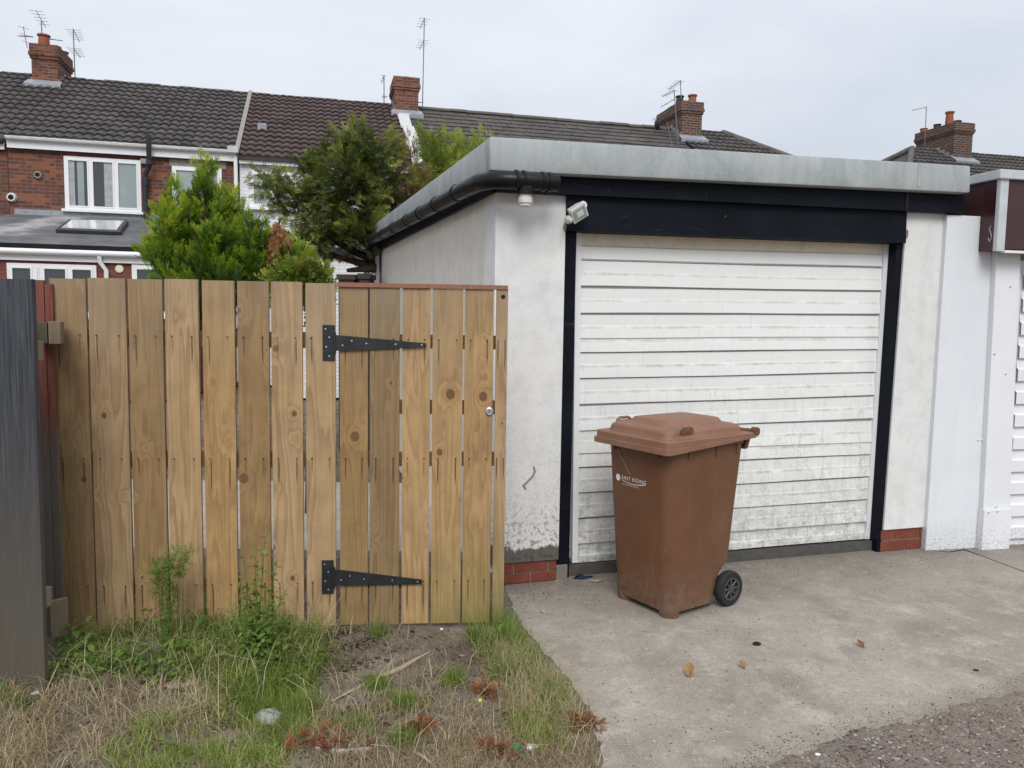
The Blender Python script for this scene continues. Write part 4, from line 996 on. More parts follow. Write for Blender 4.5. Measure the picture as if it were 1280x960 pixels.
def house_shell(h, u0, u1, org, wall_m, tile_m, kind='pan', hipL=0, hipR=0):
    MB().box(u0-org, u1-org, 0, .25, 0, EZ-.02).build('wall', wall_m, h)
    MB().box(u0-org, u1-org, RD*2-.25, RD*2, 0, EZ-.02).build('back_wall', wall_m, h)
    if hipR: MB().box(u1-org-.25, u1-org, .26, RD*2-.26, 0, EZ-.02).build('end_wall', wall_m, h)
    if hipL: MB().box(u0-org, u0-org+.25, .26, RD*2-.26, 0, EZ-.02).build('end_wall', wall_m, h)
    a, b = u0-org, u1-org; d_ = .03
    mb = MB(); mb.v = [(a, -.1, EZ-d_-.06), (b, -.1, EZ-d_-.06), (b, 2*RD+.1, EZ-d_-.06), (a, 2*RD+.1, EZ-d_-.06), (a+hipL, RD, RZ-d_), (b-hipR, RD, RZ-d_)]
    mb.f = [(0, 1, 5, 4), (2, 3, 4, 5), (1, 2, 5), (3, 0, 4), (3, 2, 1, 0)]
    rf = mb.build('roof', tile_m, h)
    pantiles(u0, u1, 'roof_tiles', tile_m, h, org, kind, hipL, hipR)
    ridge_tiles(u0+hipL, u1-hipR, h, org, M['ridge'])
    for s_, hip in ((1, hipR), (-1, hipL)):
        if hip:
            A = (b, 0, EZ) if s_ > 0 else (a, 0, EZ); B = (b-hip, RD, RZ) if s_ > 0 else (a+hip, RD, RZ)
            MB().tube([(A[0], A[1], A[2]+.03), (B[0], B[1], B[2]+.03)], .11, 8).build('hip_ridge', M['ridge'], h, smooth=50)
            C_ = (A[0], 2*RD, EZ); MB().tube([(C_[0], C_[1], C_[2]+.03), (B[0], B[1], B[2]+.03)], .11, 8).build('hip_ridge', M['ridge'], h, smooth=50)
    return rf
def window(h, org, x0, x1, z0, z1, panes, m_glass_=None, v=0., name='window', sill=True, trans=None, cur=None):
    """uPVC casement set into the wall plane; panes = list of widths"""
    x0 -= org; x1 -= org; fw = .06
    fr_ = MB(); fr_.box(x0, x1, v-.035, v+.02, z0, z0+fw); fr_.box(x0, x1, v-.035, v+.02, z1-fw, z1)
    fr_.box(x0, x0+fw, v-.034, v+.019, z0+fw, z1-fw); fr_.box(x1-fw, x1, v-.034, v+.019, z0+fw, z1-fw)
    tot_ = sum(panes); x = x0+fw; cuts = []
    span = x1-x0-2*fw-fw*(len(panes)-1)
    for i, p in enumerate(panes):
        wd = span*p/tot_; cuts.append((x, x+wd)); x += wd
        if i < len(panes)-1: fr_.box(x, x+fw, v-.033, v+.018, z0+fw, z1-fw); x += fw
    f = fr_.build(name, M['pvc'], h)
    MB().box(x0+.01, x1-.01, v-.004, v-.001, z0+.01, z1-.01).build('dark_reveal', M['dark'], f)
    for i, (a, b) in enumerate(cuts):
        g = (m_glass_ or [M['glass']])[i % len(m_glass_ or [1])]
        MB().box(a+.001, b-.001, v-.014, v-.009, z0+fw+.001, z1-fw-.001).build('pane', g, f)
        s_ = MB(); t_ = .028
        s_.box(a, b, v-.045, v-.015, z0+fw, z0+fw+t_); s_.box(a, b, v-.045, v-.015, z1-fw-t_, z1-fw); s_.box(a, a+t_, v-.0445, v-.0155, z0+fw+t_, z1-fw-t_); s_.box(b-t_, b, v-.0445, v-.0155, z0+fw+t_, z1-fw-t_)
        s_.build('sash', M['pvc'], f)
        if cur and i < len(cur) and cur[i]:
            for (c0, c1, mm) in cur[i]:
                mbc = MB(); nn = 10
                for k in range(nn+1):
                    xx = a+t_+(b-a-2*t_)*(c0+(c1-c0)*k/nn); mbc.v += [(xx, v-.0145-.0015*(k % 2), z0+fw+t_+.01), (xx, v-.0145-.0015*(k % 2), z1-fw-t_-.01)]
                mbc.f = [(2*k, 2*k+2, 2*k+3, 2*k+1) for k in range(nn)]
                mbc.build('curtain', mm, f)
        if trans and trans[i]:
            zt_ = z0+(z1-z0)*trans[i]; MB().box(a+.0005, b-.0005, v-.047, v-.012, zt_-.04, zt_+.04).build('transom', M['pvc'], f)
    if sill: MB().box(x0-.05, x1+.05, v-.12, v-.036, z0-.05, z0+.004).build('sill', M['pvc'], f)
    return f
def chimney(h, org, u, wd, vf, dp, zt, m, flash=True, corb=.055, pots=()):
    zb_ = roof_z(vf)-.4; x0, x1 = u-org-wd/2, u-org+wd/2
    c = MB()
    c.box(x0, x1, vf, vf+dp, zb_, zt-.36)
    c.box(x0-.03, x1+.03, vf-.03, vf+dp+.03, zt-.36, zt-.29)
    c.box(x0-corb, x1+corb, vf-corb, vf+dp+corb, zt-.29, zt-.20)
    c.box(x0-.035, x1+.035, vf-.035, vf+dp+.035, zt-.20, zt-.0)
    o = c.build('chimney', m, h)
    mb = MB(); nn = 8
    g = [(x0-.02, vf-.01), (x1+.02, vf-.01), (x1+.02, vf+dp), (x0-.02, vf+dp)]
    top = [(x0+wd*f+random.uniform(-.04, .04), vf+dp*k+random.uniform(-.05, .05), zt+random.uniform(.0, .06)) for f, k in ((.05, .05), (.5, .0), (.95, .05), (.97, .5), (.95, .95), (.5, 1.), (.05, .95), (.03, .5))]
    mb.loft([[(x, v, zt-.002) for x, v, _ in top], top]).build('mortar_cap', M['mortar'], o)
    if flash:
        zf = roof_z(vf)
        f = MB().box(x0-.03, x1+.03, vf-.02, vf-.004, zf-.05, zf+.12)
        f.add([(x0-.12, vf-.25, roof_z(vf-.25)+.125), (x1+.12, vf-.25, roof_z(vf-.25)+.125), (x1+.09, vf-.005, zf+.135), (x0-.09, vf-.005, zf+.135), (x0-.12, vf-.25, roof_z(vf-.25)+.02), (x1+.12, vf-.25, roof_z(vf-.25)+.02)], [(0, 1, 2, 3), (0, 4, 5, 1)])
        for sx, xx in ((-1, x0), (1, x1)):
            nst = 4
            for k in range(nst):
                v0 = vf+(RD-vf)*k/nst; v1 = vf+(RD-vf)*(k+1)/nst; a, b = (xx-.018, xx-.003) if sx < 0 else (xx+.003, xx+.018)
                f.box(a, b, v0+.002, v1-.002, roof_z(v0)-.02, roof_z(v1)+.10)
        f.build('lead_flashing', M['lead'], o)
    for (fx, fv_, hp, rp_, mm) in pots:
        MB().lathe([(.001, zt-.02), (rp_*.9, zt-.02), (rp_, zt+.06), (rp_*.86, zt+hp*.85), (rp_*1.12, zt+hp*.88), (rp_*1.12, zt+hp), (rp_*.8, zt+hp), (rp_*.78, zt+.1), (.001, zt+.1)], (x0+wd*fx, vf+dp*fv_, 0), 'z', 16).build('chimney_pot', mm, o, smooth=40)
    return o
def vrow(px, py, v): return H(px, py, v)
U01 = H(9, 180)[0]; U12 = H(297, 195)[0]; U23 = H(511, 155, RD*.62)[0]; U34 = H(855, 175, RD*.75)[0]; U4E = H(903, 167, RD)[0]+3.1
def verge(h, org, u, wd, m, v0=-.1, v1=RD, jag=False):
    mb = MB(); a = u-org
    n_ = 14 if jag else 1
    for k in range(n_):
        f0, f1 = v0+(v1-v0)*k/n_, v0+(v1-v0)*(k+1)/n_; j0 = random.uniform(-.04, .04) if jag else 0
        mb.hexa([(a-wd/2+j0, f0, roof_z(f0)), (a+wd/2+j0, f0, roof_z(f0)), (a+wd/2+j0, f1, roof_z(f1)), (a-wd/2+j0, f1, roof_z(f1))], [(a-wd/2+j0, f0, roof_z(f0)+.125), (a+wd/2+j0, f0, roof_z(f0)+.125), (a+wd/2+j0, f1, roof_z(f1)+.125), (a-wd/2+j0, f1, roof_z(f1)+.125)])
    return mb.build('verge', m, h)
def eaves(h, org, u0, u1, zf0, zf1, zg0, zg1, gm, fm, v=-.12):
    MB().box(u0-org, u1-org, v, v+.03, zf0, zf1).build('fascia', fm, h)
    mb = MB(); k = 6; prof = [(v-.055+.055*math.cos(a), zg1-.055*math.sin(a)*1.1-.02) for a in np.linspace(0, math.pi, k)]
    mb.loft([[(x, a, b) for a, b in prof]+[(x, v-.11, zg1), (x, v-.0, zg1)][::-1][::-1] for x in (u0-org, u1-org)]); mb.build('gutter', gm, h)

# house at the far left edge (a sliver)
h0 = thing('brick_house', 'brick terraced house cut off by the left edge of the view', 'house', HR.shifted(U01-4.2), 'terraced houses behind the gardens')
o0 = U01-4.2
house_shell(h0, o0, U01-.005, o0, M['brick'], M['tile'])
eaves(h0, o0, o0, U01-.02, H(4, 188)[1], H(4, 180)[1]+.03, 0, EZ-.02, M['pipe'], M['pvc'])
# house 1: red brick
h1 = thing('brick_house', 'red brick terraced house with three-pane window below chimney at left', 'house', HR.shifted(U01), 'terraced houses behind the gardens'); o1 = U01
house_shell(h1, U01+.005, U12-.01, o1, M['brick'], M['tile'])
zf0 = H(100, 191)[1]; zf1 = H(100, 183)[1]
eaves(h1, o1, U01+.03, U12-.02, zf0, zf1+.05, 0, H(100, 178)[1]+.01, M['offwhite'], M['pvc'])
a, b = H(80, 195), H(177.5, 266)
curt = M['curtain']
window(h1, o1, a[0], b[0], b[1], a[1], (1, 1.05, 1), [M['glass'], M['glass'], M['glassgrey']], cur=[[(0, .3, curt), (.45, .8, M['glassgrey'])], [(.55, 1., curt)], None])
a, b = H(215, 207.5), H(278, 272)
window(h1, o1, a[0], b[0], b[1], a[1], (1.1, 1), [M['glassgrey'], M['glassgrey']])
MB().box(a[0]-o1-.05, b[0]-o1+.1, -.012, .01, a[1]+.002, a[1]+.16).build('lintel', M['verge'], h1)
for (px, py, r, mm) in ((48, 219, .085, M['verge']), (15, 247, .10, M['offwhite'])):
    u, z = H(px, py); f = MB().lathe([(r*.55, -.01), (r, -.01), (r, .03), (r*.8, .07), (r*.55, .07)], (u-o1, 0, z), 'y', 18).build('wall_vent', mm, h1, smooth=40)
    MB().lathe([(.001, -.005), (r*.56, .06), (r*.56, .0715), (.001, .0715)], (u-o1, 0, z), 'y', 14).build('vent_opening', M['dark'], f)
u = H(187, 230)[0]-o1; zt = H(187, 172)[1]; zk = H(189, 213)[1]
sp = MB().tube([(u+.05, -.28, zt), (u+.05, -.26, zk+.15), (u+.04, -.2, zk+.05), (u-.05, -.13, zk-.1), (u-.07, -.12, zk-.25), (u-.06, -.12, 2.9)], .052, 10).build('soil_pipe', M['pipe'], h1, smooth=50)
for z in (zk+.12, zk-.22, zk-.3):
    MB().tube([(u-.06 if z < zk else u+.05, -.12 if z < zk else -.26, z-.045), (u-.06 if z < zk else u+.05, -.12 if z < zk else -.26, z+.045)], .068, 10).build('pipe_collar', M['pipe'], sp, smooth=50)
u, z = H(178, 201); MB().box(u-o1-.02, u-o1+.12, -.1, -.002, z-.07, z+.03).build('extract_box', M['lead'], h1)
verge(h1, o1, U12-.02, .10, M['verge'])
def dpipe(h, org, px, y0, y1, m, r=.04, v=-.11, zend=None):
    u, z0 = H(px, y0, v); _, z1 = H(px, y1, v); MB().tube([(u-org, v, z0), (u-org, v, zend if zend is not None else z1)], r, 8).build('downpipe', m, h, smooth=50)
dpipe(h1, o1, 294.5, 196, 260, M['pvc'], .045, -.11, .1)
u, z = H(293, 192); MB().box(u-o1-.12, u-o1+.1, -.25, -.1, z-.02, z+.12).build('gutter_end_box', M['trim'], h1)
cfu = H(56, 100, 3.55)
wpx = abs(H(73.5, 90, 3.6)[0]-H(38.5, 90, 3.6)[0])
ct = chimney(h1, o1, (H(38.5, 90, 3.6)[0]+H(73.5, 90, 3.6)[0])/2, wpx*.93, 3.6, 1.15, H(55, 55.5, 3.6)[1], M['chim'], pots=((.42, .15, .28, .135, M['terracotta']), (.7, .45, .12, .12, M['darkpot']), (.75, .9, .16, .12, M['terracotta'])))
CH1 = HR.shifted(0)
# lean-to extension of house 1
LV = -3.3
lx = thing('lean_to_extension', 'low brick extension with sloping grey felt roof, rooflight and white gutter', 'building', HR.shifted(U01-1.2, 0)); ol = U01-1.2
uTop0, zTop0 = H(19, 267); uTop1, zTop1 = H(225, 277); zE = H(90, 307, LV)[1]; uE1 = H(232, 314, LV)[0]; uE0 = ol-1.5
zTop = (zTop0+zTop1)/2
MB().box(uE0-ol, uE1-ol, LV+.12, LV+.3, 0, zE-.05).build('front_wall', M['brick2'], lx)
MB().box(uE1-ol-.2, uE1-ol, LV+.31, -.01, 0, zE-.05).build('end_wall', M['brick2'], lx)
mb = MB(); rs = [(uE0-ol, LV, zE), (uE1+.0-ol, LV, zE), (uE1-ol, -.02, zTop), (uTop0-ol, -.02, zTop), (uE0-ol, -1.3, zE)]
mb.add(rs+[(x, y, z-.06) for x, y, z in rs], [(0, 1, 2, 3), (0, 3, 4), (0, 5, 6, 1), (1, 6, 7, 2), (2, 7, 8, 3), (9, 8, 7, 6, 5), (4, 3, 8, 9), (0, 4, 9, 5)]).build('felt_roof', M['felt'], lx)
def LR(px, py):                             # point on the felt roof plane
    d = ray(px, py); p0 = HR.o+HR.n*LV+np.array([0, 0, zE]); sl_ = (zTop-zE)/(-.02-LV); nn = np.array([0, 0, 1.])-HR.n*sl_
    q = cO+d*(np.dot(p0-cO, nn)/np.dot(d, nn))-HR.o; return np.array([q@HR.t-ol, q@HR.n, q[2]])
sq = [LR(70, 291.5), LR(151, 294.5), LR(161, 281), LR(86, 279.5)]
up = np.array([0, -.25, .97])
ctrq = sum(sq)/4
def ringq(s_, h_): return [tuple(ctrq+(p-ctrq)*s_+up*h_) for p in sq]
rl = MB().loft([ringq(1.0, -.02), ringq(1.0, .07), ringq(.97, .09), ringq(.86, .09)]).build('rooflight', M['pipe'], lx)
MB().loft([ringq(.855, .05), ringq(.855, .098)]).build('pane', M['rooflight'], rl)
MB().box(uTop0-ol, uTop1-ol, -.04, -.022, zTop-.03, zTop+.11).build('lead_flashing', M['lead'], lx)
MB().box(uE0-ol, uE1-ol, LV-.012, LV-.001, zE-.085, zE+.012).build('drip_edge', M['gutter'], lx)
MB().box(uE0-ol, uE1-ol, LV+.06, LV+.09, zE-.28, zE-.07).build('fascia', M['pvc'], lx)
mb = MB(); mb.tube([(uE0-ol, LV+.0, zE-.125), (uE1-ol, LV+.0, zE-.125)], .055, 10).build('gutter', M['pvc'], lx, smooth=50)
LW = LV+.12
u, z = H(126.5, 318, LV); MB().tube([(u-ol-.03, LV+.0, zE-.17), (u-ol-.03, LV+.02, zE-.27), (u-ol+.06, LW-.06, zE-.42), (u-ol+.06, LW-.06, .1)], .042, 8).build('downpipe', M['pvc'], lx, smooth=50)
u, z = H(149.5, 336, LW); f = MB().lathe([(.045, -.01), (.07, -.01), (.07, .02), (.045, .025)], (u-ol, LW, z), 'y', 18).build('wall_vent', M['cream'], lx, smooth=40)
a, b = H(9, 328.5, LW), H(122, 375, LW)
window(lx, ol, a[0], b[0], b[1]-.3, a[1], (1, .14, 1.15, 1.05), [M['glass']], v=LW)
a, b = H(165, 330.5, LW), H(221, 375, LW)
window(lx, ol, a[0], b[0], b[1]-.3, a[1], (1,), [M['glass']], v=LW)

# house 2: whitewashed wall, maroon pantiles
h2 = thing('white_house', 'whitewashed terraced house under maroon pantiles behind the conifers', 'house', HR.shifted(U12), 'terraced houses behind the gardens'); o2 = U12
house_shell(h2, U12+.04, U23-.01, o2, M['wbrick'], M['tile2'])
MB().box(.04, U23-o2-.01, -.12, -.09, H(330, 207)[1], EZ-.04).build('fascia', M['pvc'], h2)
MB().box(.04, U23-o2-.01, -.17, -.122, EZ-.11, EZ-.045).build('gutter', M['pipe'], h2)
a, b = H(312, 213), H(368, 262)
window(h2, o2, a[0], b[0], b[1], a[1], (1.15, 1), [M['glassgrey'], M['glassgrey']], trans=(.66, None))
verge(h2, o2, U23-.05, .30, M['whiteverge'], jag=True)
u, z = H(328, 172.5, 1.6); zr = roof_z(1.6)
MB().box(u-o2-.11, u-o2+.11, 1.5, 1.75, zr-.05, zr+.17).build('roof_vent', M['lead'], h2, bevel=.02)
wpx = abs(H(524, 125, 3.6)[0]-H(492.5, 125, 3.6)[0])
ct2 = chimney(h2, o2, (H(524, 125, 3.6)[0]+H(492.5, 125, 3.6)[0])/2, wpx*.94, 3.6, 1.1, H(505, 96, 3.6)[1], M['chim'])
# rear extension of house 2
xv = -3.0
xh = thing('white_extension', 'low white rear extension glimpsed under the dark conifer branches', 'building', HR.shifted(H(375, 330, xv)[0], 0)); ox = H(375, 330, xv)[0]
zx = H(430, 318, xv)[1]; ux = H(560, 330, xv)[0]
MB().box(0, ux-ox, xv, -.01, 0, zx).build('wall', M['wbrick'], xh)
MB().box(-.1, ux-ox+.1, xv-.12, -.01, zx+.001, zx+.12).build('flat_roof', M['pipe'], xh)
u, z = H(408.5, 335, xv-.05); MB().tube([(u-ox, xv-.06, zx), (u-ox, xv-.06, .1)], .05, 8).build('downpipe', M['pipe'], xh, smooth=50)
a, b = H(370, 300, -.0), H(400, 312, -.0)
for (pa, pb, lab, mm) in (((423, 343), (442.5, 353), 'black garden box glimpsed just above the gate top strip', 'darkpot'), ((449, 342), (461, 353), 'black garden box beside the garage, seen over the gate', 'darkpot')):
    p = depth((pa[0]+pb[0])/2, pa[1], 9.2); q = depth(pb[0], pb[1], 9.2); w_ = abs(q[0]-p[0])
    bx = MB().box(-w_, w_, 0, .35, -p[2], -.06).box(-w_-.02, w_+.02, -.02, .37, -.06, 0).build('garden_box', M[mm]); bx.location = (p[0], p[1], p[2]); tag(bx, lab, 'box')

# house 3: flat tiles; house 4 with hipped end
h3 = thing('terraced_house', 'terraced house with mossy flat-tiled roof between the two middle chimneys', 'house', HR.shifted(U23), 'terraced houses behind the gardens'); o3 = U23
house_shell(h3, U23+.01, U34-.01, o3, M['brick'], M['tile3'], 'flat')
h4 = thing('terraced_house', 'terraced house with hipped roof end right of the third chimney', 'house', HR.shifted(U34), 'terraced houses behind the gardens'); o4 = U34
house_shell(h4, U34+.01, U4E, o4, M['brick'], M['tile'], 'pan', 0, 3.1)
u0_, u1_ = H(850, 150, 3.5)[0], H(876, 150, 3.5)[0]
ct3 = chimney(h4, o4, (u0_+u1_)/2, (u1_-u0_)*.96, 3.4, 1.75, H(862, 128, 3.5)[1], M['chimdk'], pots=((.18, .25, .26, .12, M['darkpot']), (.75, .2, .30, .13, M['terracotta'])))
# second terrace
U5 = H(1140, 185, RD)[0]-3.8
h5 = thing('terraced_house', 'dark-tiled hipped terrace end behind the maroon fascia at right', 'house', HR.shifted(U5), 'terraced houses behind the gardens'); o5 = U5
house_shell(h5, U5, U5+16, o5, M['brick'], M['tile'], 'pan', 3.8, 0)
u0_, u1_ = H(1190, 170, 3.5)[0], H(1213.5, 170, 3.5)[0]
ct5 = chimney(h5, o5, (u0_+u1_)/2, (u1_-u0_)*.96, 3.4, 1.75, H(1200, 154, 3.5)[1], M['chimdk'], pots=((.1, .2, .42, .13, M['terracotta']), (.85, .35, .22, .14, M['darkpot']), (.1, .5, .12, .12, M['darkpot']), (.1, .85, .12, .12, M['terracotta'])))

# ------------------------------------------------------------------ aerials
def aerial(label, mast, yagis, V, r=.014, extra=None):
    """mast: list of (px,py); yagis: list of (px_a,py_a,px_b,py_b,n,el_len) booms, all at distance Y"""
    base = depth(*mast[0], V); t = thing('television_aerial', label, 'aerial', loc=base, group='television aerials on the chimneys')
    L = lambda px, py, dv=0.: Vector(depth(px, py, V+dv)-base)
    MB().tube([L(*p) for p in mast], r, 6).build('mast', M['aerial'], t)
    for (xa, ya, xb, yb, n_, el, dirn) in yagis:
        A, B = L(xa, ya), L(xb, yb, -.25); bo = MB().tube([A, B], r*.75, 5).build('boom', M['aerial'], t)
        mb = MB(); d_ = {'h': Vector((1, .25, 0)), 'v': Vector((.25, 0, 1)), 's': Vector((.2, .9, .1))}[dirn]
        for k in range(n_):
            c = A.lerp(B, (k+.2)/n_); e_ = d_*(el*.5*(1-.3*k/n_)); mb.tube([c-e_, c+e_], r*.35, 4)
        mb.build('element', M['aerial'], bo)
    return t
Y1 = 19.6
aerial('tall thin aerial rising behind the terracotta pot of the left chimney', [(52.5, 43), (51.5, 27)], [(45, 13, 57, 34, 5, .30, 'h')], Y1)
aerial('skeletal aerial lying sideways left of the left chimney', [(41, 46), (27, 45)], [(29, 33, 34, 60, 3, .35, 's'), (23, 45, 40, 46, 4, .12, 's')], Y1)
aerial('short stubby aerial poking right of the left chimney top', [(58, 49), (66, 49)], [(60, 48.5, 78, 51, 5, .09, 's')], Y1)
aerial('double aerial on a mast right of the left chimney', [(94, 101), (91.5, 36)], [(91.5, 37, 99.5, 52, 5, .34, 'h'), (92, 60, 100.5, 72, 5, .34, 'h')], 20.6)
aerial('little aerial on a short mast left of the middle chimney', [(480, 132), (480, 94)], [(480, 94, 477, 104, 3, .14, 'h'), (478, 121, 484, 121, 2, .1, 'v')], 22.6)
aerial('tallest aerial on the long mast right of the middle chimney', [(528, 137), (530.5, 22)], [(530.5, 23, 525, 36, 4, .30, 'h'), (530, 50, 524.5, 62, 4, .30, 'h'), (523, 128, 529, 128, 1, .02, 'v')], 22.8)
aerial('upper aerial standing on top of the third chimney', [(851.5, 124), (850.5, 100)], [(850.5, 101, 836, 112, 6, .30, 'h')], 24.4)
aerial('lower aerial with two long booms left of the third chimney', [(848, 183), (842.5, 112)], [(843, 113, 828, 121, 5, .26, 'h'), (843, 124, 826, 134, 2, .1, 'h'), (834, 140, 816, 150, 2, .06, 'h')], 23.4)
aerial('single aerial left of the far right chimney', [(1156, 182), (1158, 133)], [(1158, 134, 1140, 138, 5, .16, 's')], 26.5)
p = depth(821, 156, 24.0); ds = thing('satellite_dish', 'small round satellite dish on the side of the third chimney', 'dish', loc=p)
dm = MB().lathe([(.001, .05), (.09, .035), (.16, -.0), (.165, -.01), (.15, -.005), (.001, .035)], axis='y', n=20).build('dish', M['pipe'], ds, smooth=50); dm.rotation_euler = (rad(12), 0, rad(-74))
MB().tube([(0, 0, 0), (.2, .1, -.1), (.45, .25, -.12)], .02, 6).build('bracket', M['aerial'], ds)
for (x0, x1, y0, y1, lab) in ((834, 842, 152, 183, 'thin pale cable running down the roof beside the third chimney'),):
    A, B = depth(x0, y0, 23.2), depth(x1-2, y1, 22.2); c = MB().tube([(0, 0, 0), tuple((B-A))], .008, 5).build('cable', M['aerial']); c.location = A; tag(c, lab, 'cable')

# ================================================================== TREES
def spray_cloud(lobes, n_per, leaf=.055, wid=.011, fan=9, up=.7, spread=.45, plen=.22, prad=.06, per=13, seed=1, shell=.45, grad=.5):
    """lobes: (centre, rx, rz, tip, tone) ellipsoids filled with feathery plumes; each plume holds sprays of small leaves"""
    rg = np.random.default_rng(seed); Vs, Ts = [], []
    unit = lambda a: a/np.linalg.norm(a, axis=1)[:, None]
    for (c, rx, rz, tip, tone0) in lobes:
        m = max(3, int(n_per*rx*rz/.06/per))
        d = unit(rg.normal(size=(m, 3))); P = d*(rg.random(m)**shell)[:, None]
        zf = (P[:, 2]+1)/2; P = P*np.array([rx, rx, rz]); P[:, :2] *= (1-tip*zf)[:, None]
        out = unit(d*np.array([1, 1, .5]))
        pd = unit(out*(1-abs(up))+np.array([0, 0, up])+rg.normal(size=(m, 3))*.22)
        pt = tone0+rg.normal(size=m)*.17; pl = plen*rg.uniform(.6, 1.25, m)*min(1., (rx+rz)/.35+.35)
        n = m*per; k_ = np.repeat(np.arange(m), per); t_ = np.tile((np.arange(per)+.5)/per, m)+rg.uniform(-.04, .04, n)
        rad_ = prad*(1-t_*.85)[:, None]; off = rg.normal(size=(n, 3))*rad_
        Q = P[k_]+pd[k_]*(pl[k_]*(t_-.35))[:, None]+off+np.array(c)
        dirv = unit(pd[k_]+unit(off)*(.75*(1-t_))[:, None]+rg.normal(size=(n, 3))*.14)
        sd = unit(np.cross(dirv, rg.normal(size=(n, 3))))
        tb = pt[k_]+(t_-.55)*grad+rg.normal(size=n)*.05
        for k in range(fan):
            s = -1 if k % 2 else 1; f = k/fan
            o = Q+dirv*(leaf*1.7*f); ln = leaf*(1.1-.5*f)*rg.uniform(.7, 1.2, n)
            ld = unit(dirv*.8+sd*(s*spread*1.3 if k < fan-1 else 0)+rg.normal(size=(n, 3))*.1)
            nn = unit(np.cross(ld, np.cross(dirv, sd)+rg.normal(size=(n, 3))*.3))
            tipp = o+ld*ln[:, None]; midp = o+ld*(ln*.45)[:, None]; a, b = midp+nn*wid*.5, midp-nn*wid*.5
            Vs.append(np.stack([o, a, tipp, b], 1)); Ts.append(np.repeat(np.clip(tb+rg.normal(size=n)*.04+.08*f, 0, 1)[:, None], 4, 1))
    V = np.concatenate(Vs).reshape(-1, 3); T = np.concatenate(Ts).ravel()
    return V, np.arange(len(V)), T
def crown(parent, name, mat_, lobes, base, **k):
    lo = [((np.array(c)-base), a, b, t_, tn) for c, a, b, t_, tn in lobes]
    V, L, T = spray_cloud(lo, **k); me = fast_mesh(name, V, 4, L, {'tone': T}); return link(name, me, mat_, parent)
def px_lobes(lst, Y, dj=.5, seed=3):
    rg = random.Random(seed); o = []
    for (px, py, rx, rz, tip, tone) in lst:
        y = Y+rg.uniform(-dj, dj); s = y/F_PX; o.append((depth(px, py, y), rx*s, rz*s, tip, tone))
    return o
# bright conifer
YC = 8.0; base = depth(270, 600, YC); base[2] = 0; adj = lambda L_, dy, k, ky, lim: [(px, py+(dy if py < lim else 0), rx*k, rz*ky, a_, b_) for px, py, rx, rz, a_, b_ in L_]
tr = thing('conifer', 'bright green bushy conifer with pointed tips behind the fence', 'tree', loc=base)
MB().tube([(0, 0, 0), (.02, 0, 1.2), (-.05, .02, 2.2), (-.1, 0, 2.9)], [.07, .055, .035, .012], 8).build('trunk', M['bark'], tr)
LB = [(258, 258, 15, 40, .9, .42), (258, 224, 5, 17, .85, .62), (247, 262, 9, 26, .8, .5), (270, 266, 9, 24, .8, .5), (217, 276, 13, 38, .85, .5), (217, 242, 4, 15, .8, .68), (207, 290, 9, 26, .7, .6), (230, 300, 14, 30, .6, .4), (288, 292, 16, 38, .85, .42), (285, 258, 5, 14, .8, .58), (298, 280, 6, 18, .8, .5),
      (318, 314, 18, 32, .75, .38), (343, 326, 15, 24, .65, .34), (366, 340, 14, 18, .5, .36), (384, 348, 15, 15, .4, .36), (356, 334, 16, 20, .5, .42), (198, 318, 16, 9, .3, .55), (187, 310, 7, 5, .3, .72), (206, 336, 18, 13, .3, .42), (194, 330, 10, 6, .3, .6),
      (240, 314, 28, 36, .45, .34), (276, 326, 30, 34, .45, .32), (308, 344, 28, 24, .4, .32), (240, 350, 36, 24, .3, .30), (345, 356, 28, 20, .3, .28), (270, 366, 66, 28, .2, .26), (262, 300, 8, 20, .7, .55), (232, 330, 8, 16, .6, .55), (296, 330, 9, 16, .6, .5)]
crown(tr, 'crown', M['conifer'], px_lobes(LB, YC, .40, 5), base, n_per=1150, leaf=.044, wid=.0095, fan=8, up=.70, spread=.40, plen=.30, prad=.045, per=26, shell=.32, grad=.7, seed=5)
limb = MB()
for (px, py) in ((205, 290), (235, 260), (300, 290), (330, 310), (355, 335), (215, 330)):
    q = depth(px, py, YC+random.uniform(-.3, .3))-base; limb.tube([(0, 0, q[2]*.45), tuple(q*np.array([.5, .5, .8])), tuple(q)], [.03, .02, .006], 6)
limb.build('limb', M['bark'], tr)
# dead hanging frond between the two conifers
db = depth(350, 280, 7.7)
df = thing('dead_branch', 'orange-brown dead conifer branch hanging between the two conifers', 'branch', loc=db)
MB().tube([(0, 0, .05), (-.03, 0, -.1), (-.06, -.02, -.28)], [.012, .009, .004], 6).build('stem', M['bark'], df)
crown(df, 'dead_foliage', M['dead'], px_lobes([(346, 282, 5, 4, .1, .6), (343, 292, 3, 7, .1, .6), (340, 303, 2, 8, .1, .55), (337, 314, 1.5, 8, .1, .5), (340, 325, 1.2, 7, .1, .5), (351, 287, 3, 5, .1, .65), (356, 293, 2, 5, .1, .6), (361, 300, 1.5, 5, .1, .6), (348, 300, 1.5, 8, .1, .5), (346, 315, 1.2, 8, .1, .45)], 7.7, .08), db, n_per=5200, leaf=.028, wid=.008, fan=6, up=-.9, plen=.10, prad=.010, per=8, seed=9)
